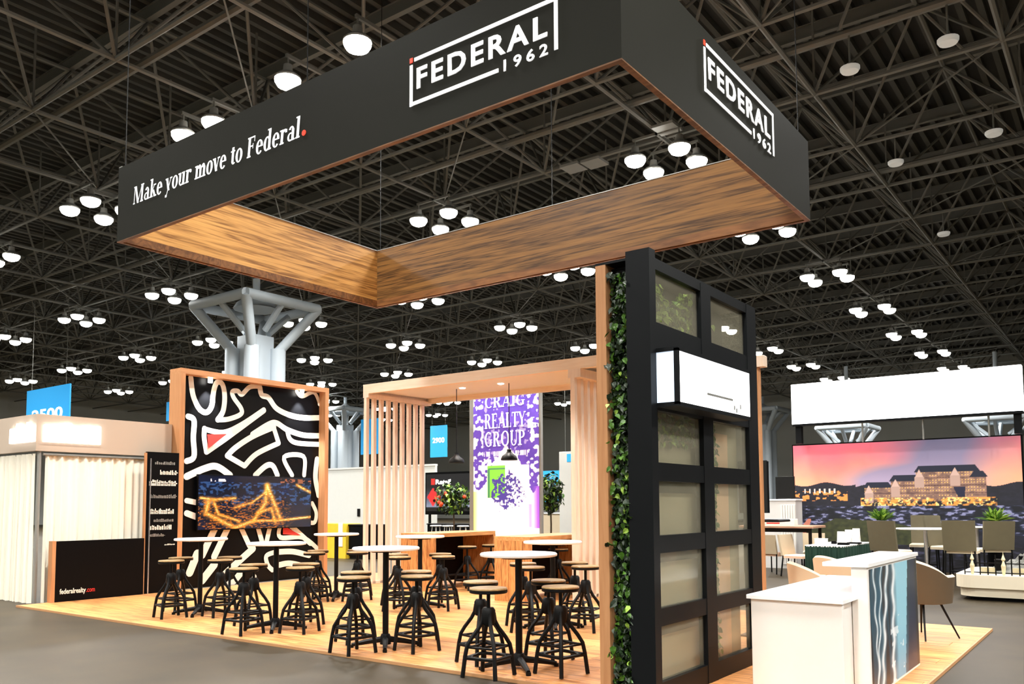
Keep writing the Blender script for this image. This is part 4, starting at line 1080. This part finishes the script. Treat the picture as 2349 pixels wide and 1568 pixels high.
# ------------------------------------------------------------------ white reception desk
dk = thing('reception_desk', (-2.1, 7.6, PT), 'white stepped reception desk with blue poster end beside the door tower', 'desk')
MB().bbox(-2.50, -1.80, 6.55, 6.60, PT, .80, .004).build('end_panel', 'white_paint', dk)
MB().bbox(-2.46, -1.84, 6.60, 8.70, PT, .80, .004).build('body', 'white_paint', dk)
MB().bbox(-2.53, -1.79, 6.53, 8.74, .80, .832, .004).build('desk_top', 'white_top', dk)
DFP = MB().bbox(-1.835, -1.715, 6.95, 8.76, PT, 1.05, .003).build('front_panel', 'white_paint', dk)
MB().bbox(-2.05, -1.70, 6.93, 8.78, 1.05, 1.082, .004).build('ledge_top', 'white_top', dk)
M['desk_print'] = printed('desk_poster_print', 0, .35)
def paint_desk(U, V):
    W_ = 1.0
    s = U + .05 * np.sin(V * 5) * (1 - V)
    n = noise(s, V * .12, 26, 2, 21, 3); n2 = noise(U, V, 10, 14, 22, 3)
    c = lerp((5, 18, 30), (36, 88, 112), n * 1.2)
    c = lerp(c, (14, 22, 34), ((n < .42) & (U < .5)) * .9)
    c = lerp(c, (150, 206, 226), np.clip((U - .42) / .1, 0, 1) * (U < .78 - .12 * V))
    c = lerp(c, (86, 150, 190), np.clip((V - .55) / .4, 0, 1) * (U > .45) * (U < .78 - .12 * V) * .6)
    for x0, x1, w in ((.33, .18, .03), (.46, .40, .035), (.08, .12, .015), (.22, .1, .014)):
        x = x0 + (x1 - x0) * V + .015 * np.sin(V * 22 + x0 * 40)
        c = lerp(c, (240, 246, 250), np.exp(-((U - x) / w) ** 2) * (.75 + .5 * n2))
    c = lerp(c, (240, 248, 252), ((n2 > .66) & (np.abs(U - .5) < .14) & (V > .45)) * .8)
    c = lerp(c, (18, 36, 66), np.clip((U - (.82 - .12 * V)) / .03, 0, 1))
    c = lerp(c, (8, 14, 24), np.clip((U - .93) / .04, 0, 1))
    return c
poster('poster', paint_desk, 100, 120, (-1.712, 7.0, 1.03), (0, 1.74, 0), (0, 0, -.98), 'desk_print', DFP)

# ------------------------------------------------------------------ tub chairs by the desk
def tub_chair(loc, rz, label, outer, inner, s=1.0):
    e = thing('tub_chair', loc, label, 'armchair'); e.rotation_euler = (0, 0, rz)
    R, H0, Hs = .29 * s, .36 * s, .44 * s
    mb_o = MB(); mb_i = MB(); n = 28; vo = []; vi = []; vt = []
    A = [math.radians(-40 + 260 * i / n) for i in range(n + 1)]
    top = lambda a: .62 * s + .17 * s * max(0, math.sin(a)) ** .8
    for a in A: vo.append((R * .95 * math.cos(a), R * .95 * math.sin(a), H0)); 
    for a in A: vo.append((R * 1.06 * math.cos(a), R * 1.06 * math.sin(a), top(a)))
    mb_o.add(vo, [(i, i + 1, n + 2 + i, n + 1 + i) for i in range(n)]).lathe([(0, H0 - .01), (R * .8, H0 - .01), (R * .95, H0 + .01), (R * .95, H0 + .05)], 28).build('outer_shell', outer, e, True, True)
    k = .8
    for a in A: vi.append((R * 1.06 * math.cos(a), R * 1.06 * math.sin(a), top(a)))
    for a in A: vi.append((R * .98 * math.cos(a), R * .98 * math.sin(a), top(a) + .025))
    for a in A: vi.append((R * k * math.cos(a), R * k * math.sin(a), top(a)))
    for a in A: vi.append((R * k * .95 * math.cos(a), R * k * .95 * math.sin(a), Hs))
    mb_i.add(vi, [(r * (n + 1) + i, r * (n + 1) + i + 1, (r + 1) * (n + 1) + i + 1, (r + 1) * (n + 1) + i) for r in range(3) for i in range(n)]).build('inner_shell', inner, e, True, True)
    MB().lathe([(0, H0 + .02), (R * .8, H0 + .02), (R * .82, Hs + .01), (R * .7, Hs + .04), (0, Hs + .05)], 28).build('seat', inner, e, True, True)
    for kk in range(4):
        a = math.radians(45 + 90 * kk); c, q = math.cos(a), math.sin(a)
        MB().tube([(c * R * .55, q * R * .55, H0), (c * R * 1.12, q * R * 1.12, .006)], [.014, .009], 8).build('leg', 'black', e, False, True)
    return e
tub_chair((-2.02, 10.55, PT), 2.6, 'brown tub armchair with cream inside at the blue poster end of the desk', 'brown_fabric', 'cream', 1.12)
for u, v, rz, lb in ((1872, 1303, 2.2, 'cream tub armchair rising just behind the low white desk top'), (1925, 1287, 2.6, 'beige tub armchair rising behind the raised ledge of the desk')):
    p = atz(u, v, .80); tub_chair((p.x, p.y, PT), rz, lb, 'beige', 'cream', 1.05)

# ------------------------------------------------------------------ opposite booth: lit sign and sunset picture
MY = 21.0
a, b = aty(1819, 1021, MY), aty(2341, 1000, MY)
z1 = (a.z + b.z) / 2
pic = thing('sunset_picture', ((a.x + b.x) / 2, MY, 0), 'wall sized picture of a lit hillside building under a pink sunset', 'picture')
MB().box(a.x - .03, b.x + .03, MY + .012, MY + .12, 0, z1 + .03).build('wall_frame', 'black_panel', pic)
M['sunset'] = printed('sunset_print', .4, .6)
def paint_sun(U, V):
    # V 0..1 spans z1 down to 0; picture rows of the photograph 1000..1290 over V 0..~.9
    n = noise(U, V, 5, 4, 31, 4); n2 = noise(U, V, 60, 50, 32, 2); n3 = noise(U, V, 130, 90, 33, 2)
    sky = lerp((222, 104, 122), (236, 160, 122), np.clip(V / .3, 0, 1) + (n - .5) * .7)
    lav = lerp((104, 100, 128), (158, 142, 168), V / .3)
    t = np.exp(-((U - .66 + .35 * (V - .15)) / .2) ** 2) + np.exp(-((U - .45) / .2) ** 2) * np.clip((V - .17) / .12, 0, 1)
    c = lerp(sky, lav, np.clip(t * 1.25 + (n - .5) * .5, 0, 1))
    hill = .345 + .015 * np.sin(U * 30) - .02 * (U < .3)
    c = lerp(c, lerp((16, 18, 26), (30, 30, 44), n2), (V > hill) * 1.0)
    roof = (24, 28, 46); wall = lerp((88, 66, 62), (176, 134, 112), n2)
    def bld(x0, x1, y0, y1, gable=0):
        nonlocal c
        m = (U > x0) & (U < x1) & (V > y0) & (V < y1); c = lerp(c, wall, m)
        c = lerp(c, (242, 190, 96), (m & (np.sin(U * 520) > .45) & (np.sin(V * 330) > .3) & (n2 > .42)) * .85)
        c = lerp(c, (70, 48, 50), (m & (np.sin(V * 110 + 1) > .9)) * .7)
        c = lerp(c, roof, in_poly(U, V, [(x0 - .008, y0 + .012), (x0 + .012, y0 - .035), (x1 - .012, y0 - .035), (x1 + .008, y0 + .012)]))
    bld(.34, .46, .35, .47); bld(.46, .58, .30, .47); bld(.57, .83, .235, .47); bld(.80, .86, .28, .47)
    for gx, gy in ((.585, .225), (.735, .215), (.36, .34), (.48, .295)):
        c = lerp(c, (190, 160, 148), in_poly(U, V, [(gx - .022, gy + .07), (gx, gy), (gx + .022, gy + .07)]))
        c = lerp(c, (170, 140, 128), (np.abs(U - gx) < .02) & (V > gy + .06) & (V < gy + .14))
    c = lerp(c, (26, 28, 52), in_poly(U, V, [(.725, .36), (.775, .36), (.772, .44), (.745, .44)]))
    low = (V > .44) & (V < .53)
    c = lerp(c, (232, 148, 62), (low & (U > .32) & (U < .9)) * np.clip((n2 - .42) * 5, 0, .9))
    c = lerp(c, (250, 214, 130), (low & (U > .32) & (U < .9)) * np.clip((n3 - .58) * 8, 0, 1))
    c = lerp(c, (228, 140, 70), (V > .38) & (V < .46) & (U < .26) & (n2 > .56))
    c = lerp(c, (220, 200, 190), (V > .36) & (V < .40) & (U > .05) & (U < .22) & (np.sin(U * 260) > .55))
    cars = (V > .5) & (V < .72)
    hz = noise(U, V, 34, 70, 35, 3)
    c = lerp(c, lerp((12, 14, 24), (70, 76, 110), (hz - .4) * 2.4), cars)
    c = lerp(c, (150, 150, 186), (cars & (hz > .66)) * .7)
    c = lerp(c, lerp((34, 38, 22), (62, 66, 34), n2), in_poly(U, V, [(.05, .72), (.2, .6), (.45, .63), (.6, .68), (.62, .86), (.2, .9)]))
    c = lerp(c, (190, 118, 98), seg_dist(U, V, [(.02, .72), (.07, .62), (.0, .9)], 1.6) < .016)
    c = lerp(c, lerp((16, 16, 22), (70, 70, 96), (hz - .45) * 2), V > .8)
    return c
poster('picture_print', paint_sun, 460, 270, (a.x, MY, z1), (b.x - a.x, 0, 0), (0, 0, -z1), 'sunset', pic)
SY = 20.6
a, b = aty(1814, 880, SY), aty(2342, 838, SY); c0 = aty(1816, 973, SY)
ws_ = thing('lit_header_sign', ((a.x + b.x) / 2, SY, c0.z), 'wide blazing white lit header sign above the sunset picture', 'sign')
LFC = MB().box(a.x, b.x, SY, SY + .25, c0.z, (a.z + b.z) / 2).build('light_face', 'lit_white', ws_)
MB().box(a.x + .01, b.x - .01, SY + .02, SY + .27, c0.z - .05, c0.z).build('lower_trim', 'door_black', ws_)
for x in (a.x + .12, b.x - .12): MB().box(x - .07, x + .07, SY + .1, SY + .24, z1 + .03, c0.z - .05).build('bracket', 'door_black', ws_)
for x in (a.x + 1.6, a.x + 2.9, a.x + 4.2): MB().tube([(x, SY + .15, z1), (x, SY + .15, c0.z - .05)], .02, 6).build('rod', 'lamp_metal', ws_)
M['faint'] = emis('faint_script', (.72, .72, .72), 1.0)
for st in (((1932, 893), (1944, 890)), ((1952, 893), (1944, 912), (1943, 927)), ((2012, 905), (2018, 912)), ((2028, 915), (2034, 920), (2032, 926)), ((2072, 896), (2074, 916)), ((2096, 914), (2092, 922)), ((2163, 893), (2154, 914)), ((2236, 896), (2234, 908)), ((2300, 868), (2299, 912))):
    MB().tube([aty(u, v, SY - .004) for u, v in st], .008, 4).build('faint_stroke', 'faint', LFC)

# ------------------------------------------------------------------ furniture of the opposite booth
def chair(loc, rz, label, mat_b='olive', seat_h=.62, back_h=1.2, w=.24, group=None, mat_s='cream'):
    e = thing('upholstered_chair', loc, label, 'chair', group); e.rotation_euler = (0, 0, rz)
    MB().bbox(-w, w, -.22, .24, seat_h - .07, seat_h, .02).build('seat', mat_s, e, False, True)
    MB().add([(-w, .24, seat_h - .02), (w, .24, seat_h - .02), (w * 1.02, .32, back_h), (-w * 1.02, .32, back_h), (-w, .29, seat_h - .02), (w, .29, seat_h - .02), (w * 1.02, .37, back_h), (-w * 1.02, .37, back_h)],
             [(0, 1, 2, 3), (5, 4, 7, 6), (3, 2, 6, 7), (0, 3, 7, 4), (1, 5, 6, 2), (0, 4, 5, 1)]).build('backrest', mat_b, e, False, True)
    for sx in (-1, 1):
        MB().tube([(sx * w * .9, -.2, seat_h - .07), (sx * w * .95, -.22, 0)], .016, 6).build('leg', 'black', e, False, True)
        MB().tube([(sx * w * .9, .25, seat_h - .02), (sx * w * .98, .30, 0)], .016, 6).build('leg', 'black', e, False, True)
    if seat_h > .55:
        MB().tube([(-w * .93, -.21, .25), (w * .93, -.21, .25)], .012, 6).build('foot_rail', 'black', e, False, True)
    return e
# green skirted table with brochures
g0 = atz(1848, 1250, .75); gx1 = atz(1936, 1251, .75).x
gy0, gx0, gy1 = 16.45, g0.x, 18.4
gx1 = aty(1936, 1251, gy0).x; gx0 = aty(1846, 1250, gy0).x
gt = thing('skirted_table', ((gx0 + gx1) / 2, (gy0 + gy1) / 2, 0), 'white topped table with dark green pleated skirt beyond the reception desk', 'table')
MB().bbox(gx0, gx1, gy0, gy1, .72, .75, .005).build('top', 'white_top', gt)
for (p0, p1, w_) in (((gx0, gy0, 0), (gx1, gy0, 0), 14), ((gx1, gy0, 0), (gx1, gy1, 0), 26), ((gx0, gy1, 0), (gx0, gy0, 0), 26), ((gx1, gy1, 0), (gx0, gy1, 0), 14)):
    drape('skirt', p0, p1, .01, .735, gt, 'green_cloth', .012, w_, 90)
for i, (dx, dy, w_, h_, mt, lb, nm, ct) in enumerate((
    (.16, .62, .11, .10, 'white_paint', 'small white carton on the green skirted table', 'carton', 'box'),
    (.42, .75, .05, .05, 'black_panel', 'small black cube beside the white carton', 'small_box', 'box'),
    (.52, .95, .07, .24, 'white_paint', 'white standing brochure holder next to the black cube', 'brochure_holder', 'brochure'),
    (.62, 1.2, .07, .27, 'white_paint', 'second white standing brochure holder on the green skirted table', 'brochure_holder', 'brochure'),
    (.72, 1.45, .07, .29, 'white_paint', 'third white standing brochure holder on the green skirted table', 'brochure_holder', 'brochure'),
    (.74, .45, .10, .035, 'black_panel', 'flat black card box near the front of the green skirted table', 'card_box', 'box'),
    (.80, 1.05, .12, .02, 'black_panel', 'flat black folder lying on the green skirted table', 'folder', 'folder'))):
    x, y = gx0 + dx * (gx1 - gx0) / .9, gy0 + dy
    q = thing(nm, (x, y, .75), lb, ct)
    if nm == 'brochure_holder':
        MB().add([(x - w_, y - .05, .75), (x + w_, y - .05, .75), (x + w_, y, .75 + h_), (x - w_, y, .75 + h_), (x - w_, y + .06, .75), (x + w_, y + .06, .75)], [(0, 1, 2, 3), (1, 5, 2), (4, 0, 3), (5, 4, 3, 2), (0, 4, 5, 1)]).build('holder', mt, q)
        MB().bbox(x - w_ * .8, x + w_ * .8, y - .062, y - .052, .76, .75 + h_ * .5).build('leaflet', 'white_top', q)
    else:
        MB().bbox(x - w_, x + w_, y - w_ * .7, y + w_ * .7, .75, .75 + h_).build('body', mt, q)
        MB().bbox(x - w_ * 1.03, x + w_ * 1.03, y - w_ * .73, y + w_ * .73, .75 + h_, .75 + h_ + .008, .002).build('lid', mt, q)
# brown high table and its chairs
bt = aty(1812, 1205, 18.6); bx0, bx1 = aty(1752, 1205, 18.6).x - .5, aty(1872, 1205, 18.6).x
e = thing('brown_table', ((bx0 + bx1) / 2, 18.8, 0), 'long brown topped table behind the two low chairs near the white cabinet', 'table')
MB().bbox(bx0, bx1, 18.4, 19.3, bt.z - .05, bt.z, .01).build('top', 'brown_top', e)
for x in (bx0 + .1, bx1 - .1):
    for y in (18.5, 19.2): MB().bbox(x - .03, x + .03, y - .03, y + .03, 0, bt.z - .05, .004).build('leg', 'black', e)
MB().box(bx0 + .1, bx1 - .1, 18.49, 18.51, bt.z - .14, bt.z - .05).build('apron', 'black', e)
p = atz(1778, 1314, 0); q = atz(1826, 1322, 0)
chair((p.x, p.y, 0), 2.9, 'low tan chair seen from the front at the brown table', 'beige', .46, .86, .24, None, 'pink_panel')
chair((q.x + .05, q.y + .1, 0), 1.3, 'low tan chair turned sideways at the brown table', 'beige', .46, .88, .24, None, 'pink_panel')
p = aty(1870, 1230, 19.8); chair((p.x, 19.7, 0), .3, 'tan chair behind the brown table near the green skirted table', 'beige', .46, .86, .24)
# white cabinet and dark monitors by the picture
a, b = aty(1768, 1148, 20.2), aty(1826, 1200, 20.2)
e = thing('white_cabinet', ((a.x + b.x) / 2, 20.4, 0), 'white slatted cabinet standing at the edge of the sunset picture', 'cabinet')
MB().bbox(a.x - .3, b.x, 20.2, 20.7, 0, a.z).build('body', 'white_shade', e)
for i in range(6):
    MB().bbox(b.x - .36 + i * .06, b.x - .31 + i * .06, 20.18, 20.2, .1, a.z - .1, .004).build('slat', 'white_paint', e)
MB().bbox(a.x - .32, b.x + .02, 20.18, 20.72, a.z, a.z + .04).build('top', 'white_top', e)
a1, b1 = aty(1779, 1093, 20.4), aty(1824, 1144, 20.4)
mo = thing('monitor', ((a1.x + b1.x) / 2, 20.4, a.z + .041), 'dark flat monitor standing on the white slatted cabinet', 'monitor')
MB().bbox(a1.x, b1.x, 20.38, 20.43, b1.z, a1.z, .006).build('screen', 'screen_off', mo)
MB().box((a1.x + b1.x) / 2 - .05, (a1.x + b1.x) / 2 + .05, 20.39, 20.43, a.z + .042, b1.z).build('stand', 'black', mo)
MB().bbox((a1.x + b1.x) / 2 - .15, (a1.x + b1.x) / 2 + .15, 20.3, 20.5, a.z + .042, a.z + .057, .004).build('foot', 'black', mo)
a2_, b2_ = aty(1752, 1192, 19.0), aty(1826, 1214, 19.0)
e = thing('white_box', ((a2_.x + b2_.x) / 2, 19.0, bt.z), 'long white box with a red mark lying on the brown table', 'box')
MB().bbox(a2_.x, b2_.x, 18.9, 19.15, bt.z, bt.z + .14, .006).build('body', 'white_paint', e)
MB().box(a2_.x + .1, a2_.x + .4, 18.897, 18.9, bt.z + .03, bt.z + .06).build('mark', 'mural_red', e)
# high round tables, olive high chairs, small plants
def high_table(x, y, label, r=.42):
    e = thing('high_table', (x, y, 0), label, 'table')
    MB().lathe([(0, 1.03), (r * .95, 1.03), (r, 1.045), (r * .98, 1.06), (0, 1.06)], 32, (x, y, 0)).build('top', 'white_shade', e, True)
    MB().tube([(x, y, .03), (x, y, 1.03)], .035, 10).build('column', 'chrome', e, True)
    MB().lathe([(0, 0), (.24, 0), (.24, .012), (.05, .035), (0, .035)], 24, (x, y, 0)).build('base', 'black', e, True)
p = aty(2122, 1201, 17.9); high_table(p.x, 17.9, 'round high table among the olive chairs in front of the sunset picture', .55)
p = aty(2240, 1201, 19.6); high_table(p.x, 19.6, 'smaller high table beyond the white plinth with the picket fence', .4)
for (u, Y, rz, lb, bh) in ((2047, 17.0, math.pi - .35, 'olive high chair with its back to the green skirted table', 1.22), (2207, 17.75, math.pi, 'olive high chair seen squarely from behind near the picket fence', 1.22),
                       (2176, 19.0, 1.2, 'pale olive high chair leaning beside the round high table', 1.28), (2276, 18.5, math.pi + .5, 'olive high chair beside the leafy pot past the picket fence', 1.2), (2120, 19.8, .1, 'olive high chair facing forward behind the round high table', 1.28)):
    p = aty(u, 1250, Y); chair((p.x, Y, 0), rz, lb, 'olive', .68, bh, .27)
def small_plant(u, v, Y, label):
    c = aty(u, v, Y); e = thing('potted_plant', (c.x, Y, 0), label, 'plant')
    MB().lathe([(0, 0), (.14, 0), (.18, c.z - .15), (.19, c.z - .13), (.16, c.z - .13), (0, c.z - .16)], 18, (c.x, Y, 0)).build('pot', 'black_panel', e, True)
    mb = {'leaf': MB(), 'leaf_light': MB()}
    for i in range(90):
        an = random.uniform(0, 6.28); el = random.uniform(.3, 1.4); d = Vector((math.cos(an) * math.cos(el), math.sin(an) * math.cos(el), math.sin(el)))
        x = d.cross(Vector((0, 0, 1))).normalized(); R = Matrix((x, d, x.cross(d))).transposed().to_4x4()
        add_leaf(mb[random.choice(('leaf', 'leaf_light'))], (c.x + random.uniform(-.08, .08), Y + random.uniform(-.08, .08), c.z - .12), R, random.uniform(.18, .34), .05)
    for k, q in mb.items(): tag(q.build('foliage', k, e), kind='stuff')
small_plant(2022, 1180, 18.9, 'leafy green plant in a dark pot behind the olive chair by the green table')
small_plant(2281, 1182, 20.2, 'small leafy plant in a dark pot past the picket fence')
# cream plinth with the picket fence
c_ = aty(2190, 1345, 15.3); ex0, ex1, ey0, ey1 = c_.x, .15, 15.2, 17.3
def rounded(x0, x1, y0, y1, r, n=8):
    P = []
    for cx, cy, a in ((x1 - r, y0 + r, -90), (x1 - r, y1 - r, 0), (x0 + r, y1 - r, 90), (x0 + r, y0 + r, 180)):
        for i in range(n + 1):
            t = math.radians(a + 90 * i / n); P.append((cx + r * math.cos(t), cy + r * math.sin(t)))
    return P
pl_ = thing('model_plinth', ((ex0 + ex1) / 2, 16.2, 0), 'low cream plinth with rounded corners carrying a picket fence and a model', 'plinth')
MB().prism(rounded(ex0 + .05, ex1 - .05, ey0 + .05, ey1 - .05, .3), (0, 0, .06), (1, 0, 0), (0, 1, 0), (0, 0, .14)).build('lower_body', 'plinth', pl_)
MB().prism(rounded(ex0, ex1, ey0, ey1, .3), (0, 0, .2), (1, 0, 0), (0, 1, 0), (0, 0, .2)).build('upper_body', 'plinth', pl_)
MB().prism(rounded(ex0 + .12, ex1 - .12, ey0 + .12, ey1 - .12, .3), (0, 0, 0), (1, 0, 0), (0, 1, 0), (0, 0, .06)).build('base', 'black_panel', pl_)
fn = thing('picket_fence', ((ex0 + ex1) / 2, 15.35, .4), 'small dark fence with pale gold finials along the front of the cream plinth', 'fence')
n = 22
for i in range(n):
    x = ex0 + .15 + (ex1 - ex0 - .3) * i / (n - 1)
    big = i % 4 == 1
    MB().tube([(x, 15.35, .4), (x, 15.35, .72 if not big else .6)], .01, 5).build('picket', 'black', fn)
    if big:
        MB().lathe([(.02, .4), (.035, .55), (.012, .62), (.03, .65), (.008, .72), (0, .78)], 8, (x, 15.345, .0)).build('finial_post', 'gold', fn)
    elif i % 4 == 3:
        MB().box(x - .1, x + .1, 15.36, 15.38, .42, .52).build('gold_panel', 'gold', fn)
for z in (.43, .58): MB().box(ex0 + .15, ex1 - .15, 15.34, 15.36, z, z + .015).build('rail', 'black', fn)
md = thing('site_model', ((ex0 + ex1) / 2, 16.3, .4), 'dark grey landscape model on the cream plinth behind the picket fence', 'model')
g = 26; mb = MB(); vs = []
for j in range(g + 1):
    for i in range(g + 1):
        u_, v_ = i / g, j / g; h = .32 * math.exp(-((u_ - .4) / .25) ** 2 - ((v_ - .5) / .3) ** 2) * (1 + .3 * math.sin(i * 2.1) * math.sin(j * 1.7))
        vs.append((ex0 + .3 + (ex1 - ex0 - .6) * u_, 15.7 + 1.3 * v_, .405 + h))
mb.add(vs, [(j * (g + 1) + i, j * (g + 1) + i + 1, (j + 1) * (g + 1) + i + 1, (j + 1) * (g + 1) + i) for j in range(g) for i in range(g)]).build('terrain', 'steel', md)
for i in range(6):
    x, y = ex0 + .5 + .33 * i, 15.9 + .3 * (i % 3); MB().bbox(x, x + .16, y, y + .14, .45, .62 + .05 * (i % 2)).build('block', 'black_panel', md)
